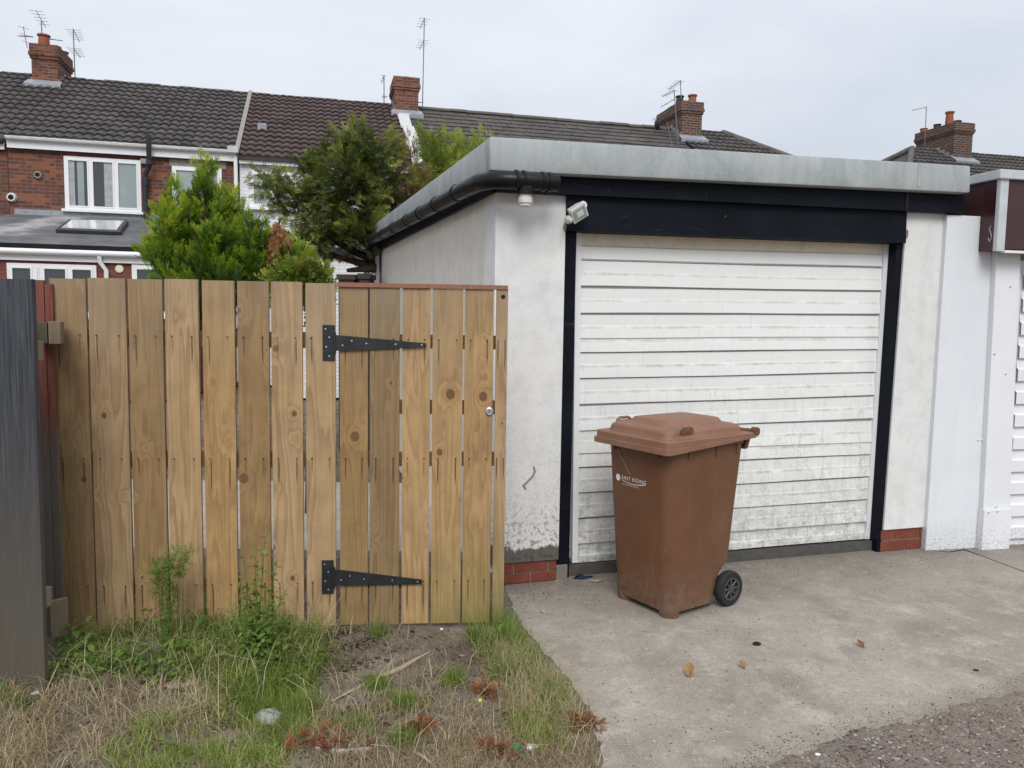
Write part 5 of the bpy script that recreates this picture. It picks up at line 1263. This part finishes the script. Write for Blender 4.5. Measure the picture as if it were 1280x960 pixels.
# dark cypress
YD = 10.2; base = depth(492, 600, YD); base[2] = 0
tr = thing('cypress_tree', 'large dark green ragged cypress tree behind the gate and garage', 'tree', loc=base)
L = lambda px, py, dv=0.: tuple(depth(px, py, YD+dv)-base)
MB().tube([(0, 0, 0), L(490, 335), L(476, 290), L(460, 240), L(457, 205), L(452, 165)], [.14, .12, .09, .05, .03, .01], 8).build('trunk', M['bark'], tr)
lb = MB()
for pts in ([(486, 330), (450, 318), (415, 300), (385, 292)], [(488, 335), (455, 330), (425, 322), (395, 312)], [(478, 300), (440, 268), (400, 250), (350, 235)], [(472, 280), (445, 225), (420, 200)], [(470, 270), (490, 225), (505, 205)], [(462, 245), (470, 200), (475, 185)], [(484, 322), (452, 300), (420, 275)], [(470, 280), (500, 260), (520, 240)], [(487, 333), (458, 336), (435, 338)]):
    ps = [L(px, py, random.uniform(-.3, .3)) for px, py in pts]; lb.tube(ps, [.055*(1-i/len(ps))+.009 for i in range(len(ps))], 6)
lb.build('limb', M['bark'], tr)
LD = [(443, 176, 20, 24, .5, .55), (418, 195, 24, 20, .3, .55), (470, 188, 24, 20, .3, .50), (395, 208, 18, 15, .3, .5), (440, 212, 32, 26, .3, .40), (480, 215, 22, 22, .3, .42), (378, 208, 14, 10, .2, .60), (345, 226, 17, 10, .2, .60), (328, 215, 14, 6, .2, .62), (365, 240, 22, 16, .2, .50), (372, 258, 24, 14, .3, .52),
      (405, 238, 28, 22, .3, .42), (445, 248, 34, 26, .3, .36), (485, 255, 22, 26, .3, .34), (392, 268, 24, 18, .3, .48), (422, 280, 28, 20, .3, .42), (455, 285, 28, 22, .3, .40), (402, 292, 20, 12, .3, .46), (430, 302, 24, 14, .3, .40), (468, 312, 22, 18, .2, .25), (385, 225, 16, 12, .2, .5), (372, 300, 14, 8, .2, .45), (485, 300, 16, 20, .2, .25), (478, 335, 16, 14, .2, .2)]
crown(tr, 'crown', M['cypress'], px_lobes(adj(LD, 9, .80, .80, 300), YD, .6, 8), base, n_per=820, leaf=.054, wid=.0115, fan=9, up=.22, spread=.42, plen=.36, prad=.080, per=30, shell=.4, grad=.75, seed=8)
LN = [(450, 238, 10, 16, .3, .4), (470, 285, 14, 14, .3, .35), (440, 200, 8, 10, .3, .45), (480, 320, 16, 14, .2, .2), (415, 290, 9, 8, .3, .4), (455, 320, 14, 8, .3, .3), (512, 215, 16, 28, .3, .6), (500, 245, 20, 26, .3, .5), (520, 255, 16, 22, .3, .5), (485, 285, 12, 16, .3, .4), (465, 262, 14, 14, .3, .5), (432, 225, 14, 12, .3, .4), (425, 262, 12, 10, .3, .4)]
crown(tr, 'withered_foliage', M['browntree'], px_lobes(LN, YD, .35, 12), base, n_per=330, leaf=.055, wid=.011, fan=7, up=.35, plen=.34, prad=.07, per=16, seed=12)
# yellow-green shrub behind the garage roof
YS = 11.5; base = depth(560, 600, YS); base[2] = 0
sh_ = thing('garden_shrub', 'yellow-green feathery shrub rising behind the garage roof edge', 'tree', loc=base)
MB().tube([(0, 0, 0), (.0, 0, 1.6), (-.05, .02, 2.7), (-.1, 0, 3.4)], [.07, .055, .04, .012], 8).build('trunk', M['bark'], sh_)
LS = [(540, 192, 15, 24, .5, .55), (528, 215, 14, 28, .4, .45), (556, 210, 18, 26, .4, .5), (578, 195, 14, 20, .5, .58), (572, 222, 20, 26, .3, .45), (540, 245, 26, 28, .3, .4), (600, 190, 9, 16, .5, .72), (592, 208, 14, 20, .3, .6), (560, 262, 30, 26, .2, .4), (520, 270, 22, 26, .2, .4), (612, 180, 6, 12, .5, .8), (520, 300, 30, 30, .2, .35)]
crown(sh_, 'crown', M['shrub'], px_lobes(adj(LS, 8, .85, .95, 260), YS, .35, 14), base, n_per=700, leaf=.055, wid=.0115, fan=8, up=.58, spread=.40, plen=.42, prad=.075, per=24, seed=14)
# low leafy shrub poking above the fence
YP = 6.2; base = depth(385, 600, YP); base[2] = 0
s2 = thing('leafy_bush', 'small mixed green and reddish leafy bush just above the fence top', 'bush', loc=base)
MB().tube([(0, 0, 0), (.02, 0, .9), (0, 0, 1.7)], [.03, .02, .008], 6).build('stem', M['bark'], s2)
crown(s2, 'crown', M['shrub'], px_lobes([(372, 342, 16, 14, .2, .4), (390, 347, 13, 12, .2, .45), (360, 355, 22, 16, .2, .35), (385, 370, 24, 20, .1, .3), (400, 352, 8, 8, .2, .5)], YP, .1, 4), base, n_per=900, leaf=.045, wid=.022, fan=5, up=.4, plen=.12, prad=.05, per=6, seed=21)
crown(s2, 'red_leaves', M['redfrond'], px_lobes([(396, 343, 8, 7, .2, .6), (386, 338, 6, 5, .2, .5)], YP, .1, 4), base, n_per=900, leaf=.04, wid=.02, fan=4, up=.4, plen=.08, prad=.03, per=5, seed=22)

# ================================================================== GRASS, WEEDS AND LITTER
def in_poly(poly, n, rg):
    P = np.array(poly, float); lo, hi = P.min(0), P.max(0); out_ = []
    while len(out_) < n:
        q = lo+(hi-lo)*rg.random((n*2, 2)); ins = np.zeros(len(q), bool); j = len(P)-1
        for i in range(len(P)):
            c = ((P[i, 1] > q[:, 1]) != (P[j, 1] > q[:, 1])) & (q[:, 0] < (P[j, 0]-P[i, 0])*(q[:, 1]-P[i, 1])/(P[j, 1]-P[i, 1]+1e-9)+P[i, 0]); ins ^= c; j = i
        out_ += list(q[ins])
    return np.array(out_[:n])
def blades(roots, h0, h1, bend, w_, tone0, tsd, rg, clump=0):
    n = len(roots); h = rg.uniform(h0, h1, n); az = rg.uniform(0, 2*np.pi, n); b = np.abs(rg.normal(bend, .35*bend+.05, n))
    dx = np.stack([np.cos(az), np.sin(az), np.zeros(n)], 1); px_ = np.stack([-np.sin(az), np.cos(az), np.zeros(n)], 1)*(w_*rg.uniform(.6, 1.3, n))[:, None]
    pts = []
    for f in (0, .4, .75, 1.):
        ang = b*f; r = h*f
        c = roots+dx*(np.sin(ang)*r)[:, None]+np.array([0, 0, 1.])*(np.cos(ang)*r)[:, None]
        wd = (1-.9*f)*.5; pts += [c+px_*wd, c-px_*wd]
    V = np.stack(pts, 1).reshape(-1, 3); base = np.arange(n)[:, None]*8
    q = np.array([0, 1, 3, 2, 2, 3, 5, 4, 4, 5, 7, 6]); Lp = (base+q).ravel()
    T = np.repeat(np.clip(tone0+rg.normal(size=n)*tsd, 0, 1), 8); return V, Lp, T
def root_pts(pix):
    R_ = []
    for px, py in pix:
        g = ground(px, py); 
        R_.append((g[0], g[1], verge_z(g[0], g[1])-.004))
    return np.array(R_)
def merge(lst, name, mat_):
    Vs, Ls, Ts, o = [], [], [], 0
    for V, L_, T in lst: Vs.append(V); Ls.append(L_+o); Ts.append(T); o += len(V)
    me = fast_mesh(name, np.concatenate(Vs), 4, np.concatenate(Ls), {'tone': np.concatenate(Ts)}); return link(name, me, mat_)
rg = np.random.default_rng(21)
def clumped(poly, n, k, sd):                # blades gathered in tufts
    c = in_poly(poly, k, rg); return c[rg.integers(0, k, n)]+rg.normal(size=(n, 2))*np.array([sd, sd*.45])
def keep(p):                                # stay off the concrete
    m_ = [ground(x, y)[0] < edge_x(ground(x, y)[1])+.03 for x, y in p]; return p[np.array(m_)]
G_ = []
TALL = [(150, 772), (240, 770), (330, 770), (392, 790), (398, 840), (372, 880), (320, 885), (230, 860), (160, 830)]
G_.append(blades(root_pts(clumped(TALL, 3300, 46, 8)), .06, .24, 1.0, .0056, .52, .26, rg))
G_.append(blades(root_pts(clumped([(75, 800), (160, 790), (170, 850), (90, 850)], 900, 40, 8)), .05, .14, .8, .004, .40, .2, rg))
G_.append(blades(root_pts(clumped([(120, 962), (170, 905), (250, 880), (370, 885), (385, 930), (350, 975), (200, 985)], 3900, 90, 9)), .025, .09, .9, .0038, .66, .22, rg))
G_.append(blades(root_pts(clumped([(255, 850), (380, 845), (390, 905), (300, 905)], 2600, 40, 8)), .05, .13, .8, .0038, .5, .2, rg))
G_.append(blades(root_pts(keep(clumped([(588, 795), (622, 775), (645, 790), (668, 830), (700, 868), (690, 895), (650, 872), (612, 838)], 2600, 50, 8))), .05, .15, .7, .0038, .50, .24, rg))
G_.append(blades(root_pts(keep(clumped([(640, 860), (712, 870), (735, 920), (700, 945), (640, 920)], 1200, 36, 9))), .04, .12, .8, .0034, .72, .2, rg))
for (px, py, n_, s_) in ((470, 862, 420, 9), (502, 888, 480, 11), (565, 858, 260, 8), (472, 800, 150, 9), (345, 925, 300, 16), (440, 915, 260, 18), (20, 880, 160, 10), (505, 930, 200, 14), (620, 770, 160, 6), (640, 800, 200, 8)):
    G_.append(blades(root_pts(np.array([px, py])+rg.normal(size=(n_, 2))*np.array([s_, s_*.5])), .03, .085, .7, .0034, .45, .18, rg))
G_.append(blades(root_pts(clumped(TALL, 700, 50, 9)), .07, .2, .9, .008, .30, .2, rg))
G_.append(blades(root_pts(keep(in_poly([(-10, 880), (380, 800), (640, 790), (740, 930), (750, 985), (-20, 985)], 900, rg))), .02, .07, .9, .004, .4, .25, rg))
gr_ = merge(G_, 'green_grass', M['grass']); gr_['kind'] = 'stuff'; gr_['label'] = 'uneven green grass tufts growing on the soil verge'; gr_['category'] = 'grass'
D_ = []
D_.append(blades(root_pts(clumped([(-20, 865), (60, 850), (140, 862), (160, 910), (110, 975), (-30, 985)], 1900, 34, 13)), .05, .16, 1.35, .0030, .45, .25, rg))
D_.append(blades(root_pts(clumped([(140, 860), (260, 850), (300, 900), (180, 930)], 500, 30, 14)), .06, .2, 1.35, .0028, .55, .25, rg))
D_.append(blades(root_pts(keep(clumped([(380, 900), (470, 890), (590, 870), (690, 870), (745, 930), (752, 985), (380, 985)], 3900, 90, 12))), .03, .085, 1.15, .0026, .42, .22, rg))
D_.append(blades(root_pts(keep(clumped([(600, 800), (650, 830), (705, 870), (725, 905), (650, 905)], 1700, 50, 11))), .06, .19, .9, .0026, .62, .2, rg))
D_.append(blades(root_pts(clumped([(120, 790), (380, 790), (390, 870), (140, 850)], 420, 40, 14)), .1, .3, 1.0, .0026, .72, .2, rg))
D_.append(blades(root_pts(keep(in_poly([(0, 860), (380, 800), (620, 800), (745, 930), (750, 985), (-20, 985)], 1500, rg))), .03, .14, 1.5, .0028, .5, .3, rg))
D_.append(blades(root_pts(clumped([(390, 905), (690, 905), (700, 985), (390, 985)], 1400, 40, 16)), .03, .09, 1.3, .0032, .15, .2, rg))
D_.append(blades(root_pts(clumped([(90, 800), (390, 790), (400, 900), (60, 900)], 170, 60, 20)), .16, .38, 1.5, .0042, .85, .12, rg))
D_.append(blades(root_pts(keep(clumped([(400, 850), (700, 850), (745, 960), (400, 960)], 90, 40, 20))), .12, .26, 1.4, .0036, .8, .15, rg))
dg_ = merge(D_, 'dry_grass', M['straw']); dg_['kind'] = 'stuff'; dg_['label'] = 'straw-coloured dry grass lying over the soil verge'; dg_['category'] = 'grass'
# broad leaves mixed through the tall grass
def leaf_cover(poly, n, k, sd, s0, s1, zmax, tone0):
    R_ = root_pts(clumped(poly, n, k, sd)); Vs, Ts = [], []
    for p in R_:
        az = rg.uniform(0, 6.28); l = rg.uniform(s0, s1); w_ = l*rg.uniform(.35, .6); ti = rg.uniform(-.35, .6); d = np.array([math.cos(az), math.sin(az), ti]); q = np.array([-math.sin(az), math.cos(az), rg.uniform(-.3, .3)]); o = p+np.array([0, 0, rg.uniform(.01, zmax)])
        m1, m2 = o+d*l*.35+np.array([0, 0, .1*l]), o+d*l*.72+np.array([0, 0, .02*l]); tp = o+d*l-np.array([0, 0, .18*l])
        Vs += [o, m1+q*w_*.5, m1-q*w_*.5, m2+q*w_*.36, m2-q*w_*.36, tp]; Ts += [float(np.clip(tone0+rg.normal()*.22, 0, 1))]*6
    fs = []
    for i in range(len(R_)): b = i*6; fs += [(b, b+2, b+1), (b+1, b+2, b+4, b+3), (b+3, b+4, b+5)]
    return Vs, fs, Ts
Vs, fs, Ts = [], [], []
for a_ in (([(85, 800), (230, 795), (390, 800), (395, 850), (300, 880), (110, 850)], 620, 34, 8, .025, .06, .11, .45), ([(60, 835), (130, 830), (150, 860), (70, 870)], 90, 8, 7, .02, .05, .06, .45), ([(590, 790), (650, 790), (690, 860), (620, 850)], 90, 10, 7, .02, .045, .06, .5), ([(180, 890), (380, 880), (380, 950), (150, 950)], 120, 14, 9, .015, .035, .03, .6)):
    v_, f_, t_ = leaf_cover(*a_); o_ = len(Vs); Vs += v_; Ts += t_; fs += [tuple(i+o_ for i in f) for f in f_]
me = bpy.data.meshes.new('leaf_cover'); me.from_pydata([tuple(map(float, v)) for v in Vs], [], fs); at_ = me.attributes.new('tone', 'FLOAT', 'POINT'); at_.data.foreach_set('value', Ts)
lc_ = link('leaf_cover', me, M['weed'], kind='stuff'); lc_['label'] = 'low broad-leaved weeds mixed through the grass on the verge'; lc_['category'] = 'weeds'
# mulch and chips
def chips(pix, s0, s1, tone0, tsd, name, mat_, zoff=.003, flat=.35, ground_fn=None):
    n = len(pix); R_ = root_pts(pix) if ground_fn is None else ground_fn(pix); s = rg.uniform(s0, s1, n); V, T = [], []
    for k in range(n):
        a = rg.uniform(0, 6.28); c, sn = math.cos(a), math.sin(a); l, w_, h = s[k], s[k]*rg.uniform(.3, .8), s[k]*flat
        p = R_[k]+np.array([0, 0, zoff])
        tl = rg.uniform(-.5, .5)
        c4 = [(l, 0, tl*l), (0, w_, h), (-l, 0, -tl*l), (0, -w_, h*.6)]
        low = [(l*.7, 0, tl*l-h), (0, w_*.7, -h*.4), (-l*.7, 0, -tl*l-h), (0, -w_*.7, -h*.4)]
        vv = [np.array([x*c-y*sn, x*sn+y*c, z])+p for x, y, z in c4+low]; V += vv
        T += [float(np.clip(tone0+rg.normal()*tsd, 0, 1))]*8
    q = np.array([0, 1, 2, 3, 0, 4, 5, 1, 1, 5, 6, 2, 2, 6, 7, 3, 3, 7, 4, 0]); L_ = (np.arange(n)[:, None]*8+q).ravel()
    me = fast_mesh(name, np.array(V), 4, L_, {'tone': T}); return link(name, me, mat_, kind='stuff')
c1_ = clumped([(372, 800), (440, 795), (490, 805), (470, 840), (400, 848), (372, 830)], 2200, 90, 9)
c2_ = keep(in_poly([(60, 850), (380, 790), (628, 790), (740, 930), (750, 985), (-20, 985), (-20, 880)], 3200, rg))
chips(np.concatenate([c1_, c2_]), .003, .011, .40, .28, 'mulch_chips', M['mulch'])
c6_ = keep(in_poly([(20, 870), (380, 800), (628, 790), (745, 930), (750, 985), (-20, 985)], 420, rg))
chips(c6_, .008, .022, .75, .25, 'dead_leaf_litter', M['mulch'], .006, .15)
fl_g = lambda pix: np.array([ground(x, y, .0) for x, y in pix])
c3_ = np.concatenate([in_poly([(700, 735), (1280, 690), (1285, 860), (960, 950), (760, 960), (700, 850)], 330, rg), in_poly([(640, 735), (720, 720), (760, 760), (660, 780)], 160, rg), in_poly([(920, 700), (1160, 690), (1170, 725), (930, 740)], 150, rg)])
c3_ = np.array([p for p in c3_ if ground(*p)[0] > edge_x(ground(*p)[1])+.01])
chips(c3_, .002, .006, .55, .4, 'drive_grit', M['mulch'], .001, .4, fl_g)
fl_l = lambda pix: np.array([ground(x, y, .007) for x, y in pix])
c4_ = in_poly([(960, 985), (1030, 945), (1090, 920), (1150, 912), (1200, 892), (1290, 872), (1290, 985)], 1900, rg)
c5_ = np.array([p for p in in_poly([(900, 950), (960, 925), (1080, 885), (1180, 868), (1285, 840), (1285, 875), (1200, 890), (1090, 922), (985, 955), (930, 975)], 700, rg)])
chips(c5_, .001, .0042, .45, .3, 'lane_edge_grit', M['mulch'], .001, .5, fl_g)
chips(c4_, .0015, .0045, .62, .3, 'lane_gravel', M['mulch'], .0, .55, fl_l)
# weeds
def weed(name, label, px, py, stems, leaf, mat_, seed, droop=.4, lw=.4, cat='weed', dens=16, big=False):
    rr = random.Random(seed); g = ground(px, py); base = np.array([g[0], g[1], verge_z(g[0], g[1])-.005]); t = thing(name, label, cat, loc=base)
    st_ = MB(); V, T = [], []
    for (tx, ty, dv) in stems:
        tip = Vector(depth(tx, ty, g[1]+dv)-base); midp = Vector((tip.x*.3+rr.uniform(-.02, .02), tip.y*.4, tip.z*.55)); n_ = 7; pl_ = []
        for i in range(n_+1):
            f = i/n_; pl_.append(Vector((0, 0, 0))*(1-f)**2+midp*(2*f*(1-f))+tip*(f*f))
        st_.tube(pl_, [.0035*(1-.75*i/n_) for i in range(n_+1)], 5)
        for k in range(dens):
            f = .12+.88*(k+rr.random())/dens; i = min(int(f*n_), n_-1); p = pl_[i].lerp(pl_[i+1], f*n_-i)
            az = k*2.4+rr.uniform(-.5, .5); ll = leaf*(1.15-.65*f)*rr.uniform(.7, 1.25)
            d_ = Vector((math.cos(az), math.sin(az), rr.uniform(.0, .7))).normalized(); s_ = d_.cross(Vector((0, 0, 1))).normalized()
            tn = min(max(.45+rr.gauss(0, .18), 0), 1); tp = p+d_*ll+Vector((0, 0, -droop*ll)); m1 = p+d_*(ll*.35)+Vector((0, 0, .12*ll)); m2 = p+d_*(ll*.7)+Vector((0, 0, -droop*.35*ll))
            V += [p, m1+s_*ll*lw*.5, m1-s_*ll*lw*.5, m2+s_*ll*lw*.38, m2-s_*ll*lw*.38, tp]; T += [tn]*6
    st_.build('stem', M['weed'], t); at_ = t.children[0].data.attributes.new('tone', 'FLOAT', 'POINT'); at_.data.foreach_set('value', [.5]*len(t.children[0].data.vertices))
    me = bpy.data.meshes.new('foliage'); fs = []
    for i in range(len(V)//6): b = i*6; fs += [(b, b+2, b+1), (b+1, b+2, b+4, b+3), (b+3, b+4, b+5)]
    me.from_pydata([tuple(v) for v in V], [], fs); a_ = me.attributes.new('tone', 'FLOAT', 'POINT'); a_.data.foreach_set('value', T)
    link('foliage', me, mat_, t); return t
weed('tall_weed', 'tallest leafy weed, reaching half way up the fence left of the gate', 322, 846, [(335, 652, .1), (318, 676, .06), (347, 700, .05), (300, 725, .05), (360, 735, .0), (302, 690, .1), (372, 790, -.02), (290, 770, .0), (322, 700, .02), (345, 740, .0), (300, 745, -.02), (358, 770, -.03), (312, 790, -.05), (330, 800, -.1), (345, 820, -.1), (296, 800, -.05), (365, 800, .03)], .062, M['weed'], 3, .35, .42, dens=24)
weed('feathery_weed', 'feathery green weed clump before the fourth fence board', 205, 826, [(212, 700, .1), (225, 706, .1), (198, 715, .1), (235, 690, .1), (190, 690, .1), (215, 725, .08), (222, 735, .06)], .032, M['weed'], 5, .1, .22, dens=30)
g_ = ground(212, 826); fb = np.array([g_[0], g_[1], verge_z(g_[0], g_[1])])
fw = [o for o in bpy.data.objects if o.name == 'feathery_weed'][0]
crown(fw, 'feathery_top', M['weed'], px_lobes([(212, 716, 13, 18, .2, .5), (203, 732, 9, 14, .2, .5), (224, 702, 10, 12, .2, .6), (214, 752, 6, 16, .2, .45), (198, 706, 9, 9, .2, .6), (236, 694, 7, 7, .2, .65)], 3.55, .05), np.array(fw.location), n_per=3600, leaf=.022, wid=.0032, fan=6, up=.25, plen=.10, prad=.016, per=7, seed=51, shell=.6)
weed('nettle', 'broad-leaved nettle beside the low rail stub at left', 95, 832, [(92, 775, .05), (110, 790, .03), (78, 800, .0), (120, 760, .12), (70, 835, -.08), (130, 815, .0)], .075, M['weed'], 8, .45, .55, dens=9)
weed('dock_weed', 'low dock leaves sprouting under the third fence board', 180, 842, [(165, 800, .05), (185, 795, .05), (200, 815, .0), (150, 815, .0), (170, 825, -.05)], .085, M['weed'], 12, .35, .38, dens=7)
weed('dock_weed', 'leafy dock clump at the fence foot under the fifth board', 262, 832, [(245, 790, .05), (262, 780, .05), (280, 792, .02), (238, 815, .0), (286, 820, .0), (262, 815, -.05)], .07, M['weed'], 41, .35, .34, dens=9)
weed('leafy_weed', 'pale green leafy weed at the right edge of the tall grass', 372, 852, [(362, 815, .0), (378, 812, .03), (392, 826, .0), (372, 832, -.03)], .05, M['weed'], 43, .3, .42, dens=9)
weed('leafy_weed', 'broad-leaved weed in front of the tallest weed', 318, 872, [(302, 842, .0), (320, 838, .03), (338, 846, .0), (312, 856, -.03)], .05, M['weed'], 45, .3, .5, dens=8)
weed('leaf_sprout', 'single small leaf sprout at the foot of the charcoal fence', 4, 878, [(3, 850, .0), (8, 856, .0)], .06, M['weed'], 15, .1, .35, dens=3)
weed('weed_tuft', 'small weed in the open soil below the grass at left', 200, 905, [(195, 892, 0), (210, 893, 0)], .05, M['weed'], 17, .3, .4, dens=5)
weed('corner_weed', 'dark green weed at the right foot of the gate', 622, 812, [(618, 770, .06), (632, 765, .05), (640, 780, 0), (605, 785, .03), (628, 785, 0)], .075, M['weed'], 19, .5, .16, dens=12)
# red dock leaf
g = depth(194, 765, 3.66); o = MB().add([(0, 0, 0), (.012, -.006, -.016), (.032, -.008, -.004), (.045, 0, .008), (.03, -.004, .012), (.012, -.002, .008)], [(0, 1, 2, 3, 4, 5)]).build('red_leaf', M['capred']); o.location = g; tag(o, 'red dock leaf hanging before the fourth fence board', 'leaf')
# litter
def blob(name, label, cat, px, py, sx, sy, sz, m, seed, z=0., verge_=False, rz=0., rough=.18, flat=False):
    rr = random.Random(seed); g = ground(px, py, z); zz = verge_z(g[0], g[1]) if verge_ else z
    bm = bmesh.new(); bmesh.ops.create_icosphere(bm, subdivisions=2, radius=1.)
    ph = [rr.uniform(0, 6) for _ in range(6)]
    for v in bm.verts:
        k = 1+rough*(math.sin(2.1*v.co.x*2+ph[0])+math.sin(3*v.co.y+ph[1])+math.sin(3.3*v.co.z+ph[2]))*.5+rr.uniform(-.06, .06)
        v.co = Vector((v.co.x*sx, v.co.y*sy, (v.co.z*.5+.42)*2*sz*.5))*k
    me = bpy.data.meshes.new(name); bm.to_mesh(me); bm.free()
    for p in me.polygons: p.use_smooth = not flat
    o = link(name, me, m); o.location = (g[0], g[1], zz-.002); o.rotation_euler = (0, 0, rz); tag(o, label, cat); return o
def curl_leaf(name, label, px, py, s, m, rz, seed, verge_=False):
    rr = random.Random(seed); g = ground(px, py); mb = MB(); nu, nv = 7, 5; zz = verge_z(g[0], g[1]) if verge_ else 0
    for i in range(nu):
        f = i/(nu-1); wd = (math.sin(math.pi*min(.04+f*.93, 1))**1.15*.30)*(1+.25*math.sin(9*f+seed))
        for j in range(nv):
            q = (j/(nv-1)-.5)*2; mb.v.append((s*(f-.5), s*wd*q, s*(.03+.55*abs(q)*wd+.5*(f-.4)**2+rr.uniform(-.012, .012))))
    mb.f = [(i*nv+j, i*nv+j+1, (i+1)*nv+j+1, (i+1)*nv+j) for i in range(nu-1) for j in range(nv-1)]
    o = mb.build(name, m); o.location = (g[0], g[1], zz+.002); o.rotation_euler = (rr.uniform(-.15, .15), -.38, rz); o.location.z += s*.16; tag(o, label, 'leaf'); return o
curl_leaf('dead_leaf', 'largest curled golden dead leaf on the concrete', 862, 843, .078, M['leafgold'], 1.25, 1)
curl_leaf('dead_leaf', 'small square golden leaf scrap right of the curled golden leaf', 928, 834, .05, M['leafgold'], 1.75, 2)
curl_leaf('dead_leaf', 'brown leaf on the concrete at right, far from the bin', 1075, 808, .055, M['leafbrown'], 1.9, 3)
blob('dirt_lump', 'black lump of dirt on the concrete in front of the bin wheel', 'dirt', 946, 806, .022, .016, .020, M['dung'], 4)
blob('dirt_lump', 'tiny dark dirt crumb near the lane edge at right', 'dirt', 1220, 838, .014, .01, .008, M['dung'], 6)
blob('stone', 'pale grey stone half buried in the grass at lower left', 'stone', 336, 902, .075, .05, .045, M['stone'], 7, 0, True)
blob('stone_chip', 'pale flat stone slab in the grass below the third fence board', 'stone', 228, 858, .07, .05, .02, M['twig'], 9, 0, True, .4)
blob('pebble', 'white pebble lying on the dark gravel lane', 'stone', 1022, 943, .011, .009, .008, M['paper'], 10, .006)
blob('white_litter', 'crumpled white paper scrap beside the green wrapper', 'litter', 666, 934, .036, .020, .018, M['paper'], 11, 0, True, .5, .4, True)
blob('white_litter', 'white paper flake at the drive edge above the grass', 'litter', 700, 866, .012, .010, .008, M['paper'], 12, 0, True, .5, .4, True)
blob('white_litter', 'white flake at the foot of the gate', 'litter', 552, 788, .014, .008, .008, M['paper'], 13, 0, True, .5, .4, True)
blob('yellow_scrap', 'tiny bright yellow plastic scrap in the dry grass', 'litter', 600, 879, .012, .008, .014, M['yellow'], 14, 0, True, .5, .3, True)
blob('green_wrapper', 'crumpled shiny green wrapper in the dry grass at bottom', 'litter', 642, 938, .030, .020, .022, M['greenfoil'], 15, 0, True, .2, .5, True)
blob('blue_rag', 'dark blue rag crumpled at the left foot of the shutter', 'rag', 727, 722, .06, .03, .02, M['bluerag'], 16, 0, False, .3, .5)
blob('white_litter', 'pale crumb heap at the left end of the soil by the stone slab', 'litter', 44, 866, .022, .012, .008, M['paper'], 18, 0, True, .3, .4, True)
def stick(name, label, pts, r, m, cat='twig', flat=1., z=None):
    P = []
    for i, (px, py) in enumerate(pts):
        g = ground(px, py); P.append(Vector((g[0], g[1], (verge_z(g[0], g[1]) if z is None else z)+.008)))
    b = P[0].copy(); o = MB().tube([p-b for p in P], r, 6).build(name, m); o.location = b
    if flat != 1.: o.scale = (1, 1, flat)
    tag(o, label, cat); return o
stick('bark_strip', 'long pale strip of split wood lying on the soil before the gate', [(412, 882), (440, 868), (470, 854), (500, 840), (522, 828), (540, 818)], [.003, .009, .015, .017, .010, .003], M['twig'], 'wood strip', .5)
stick('twig', 'short pale twig upright-curved beside the green wrapper', [(624, 962), (630, 950), (636, 940)], .006, M['twig'])
stick('twig', 'grey curved root among red fronds at the bottom', [(395, 948), (420, 952), (445, 952), (468, 945)], [.006, .010, .012, .007], M['stone'])
stick('twig', 'pale stick at the bottom between red frond and wrapper', [(517, 945), (530, 952), (545, 962)], .006, M['twig'])
stick('twig', 'pale splinter at the drive edge beside the dry grass', [(674, 880), (682, 890), (690, 898)], [.003, .007, .004], M['twig'])
stick('wood_chip', 'tan wood chip at the foot of the shutter by the blue rag', [(737, 727), (746, 728), (753, 726)], [.006, .012, .005], M['twig'], 'wood chip', .6, 0.)
def frond(label, px, py, s, seed, mat_, n_per):
    g = ground(px, py); b = np.array([g[0], g[1], verge_z(g[0], g[1])]); t = thing('dead_frond', label, 'frond', loc=b, group='dead conifer fronds on the verge')
    rr = random.Random(seed); L_ = []
    for k in range(6): L_.append((b+np.array([rr.uniform(-1, 1)*s, rr.uniform(-.5, .5)*s, .006]), s*.42, .008, .1, .5+rr.uniform(-.2, .2)))
    MB().tube([(-s, 0, .01), (0, .01, .018), (s, -.01, .01)], [.003, .005, .002], 5).build('stem', M['bark'], t)
    V, L2, T = spray_cloud([((np.array(c)-b), a, z_, ti, tn) for c, a, z_, ti, tn in L_], n_per=n_per, leaf=.020, wid=.005, fan=7, up=.0, plen=.07, prad=.010, per=8, seed=seed)
    me = fast_mesh('foliage', V, 4, L2, {'tone': T}); link('foliage', me, mat_, t)
frond('red-brown dead fronds heaped at the bottom left of centre', 410, 942, .10, 31, M['redfrond'], 2600)
frond('small upright red frond at bottom centre', 523, 918, .04, 33, M['redfrond'], 5000)
frond('orange-brown frond by the dry grass near the drive', 605, 868, .045, 35, M['dead'], 3500)
frond('red frond scrap left of the green wrapper', 622, 938, .05, 37, M['redfrond'], 3200)
frond('red-brown frond lying along the drive edge', 735, 905, .05, 39, M['redfrond'], 1800)
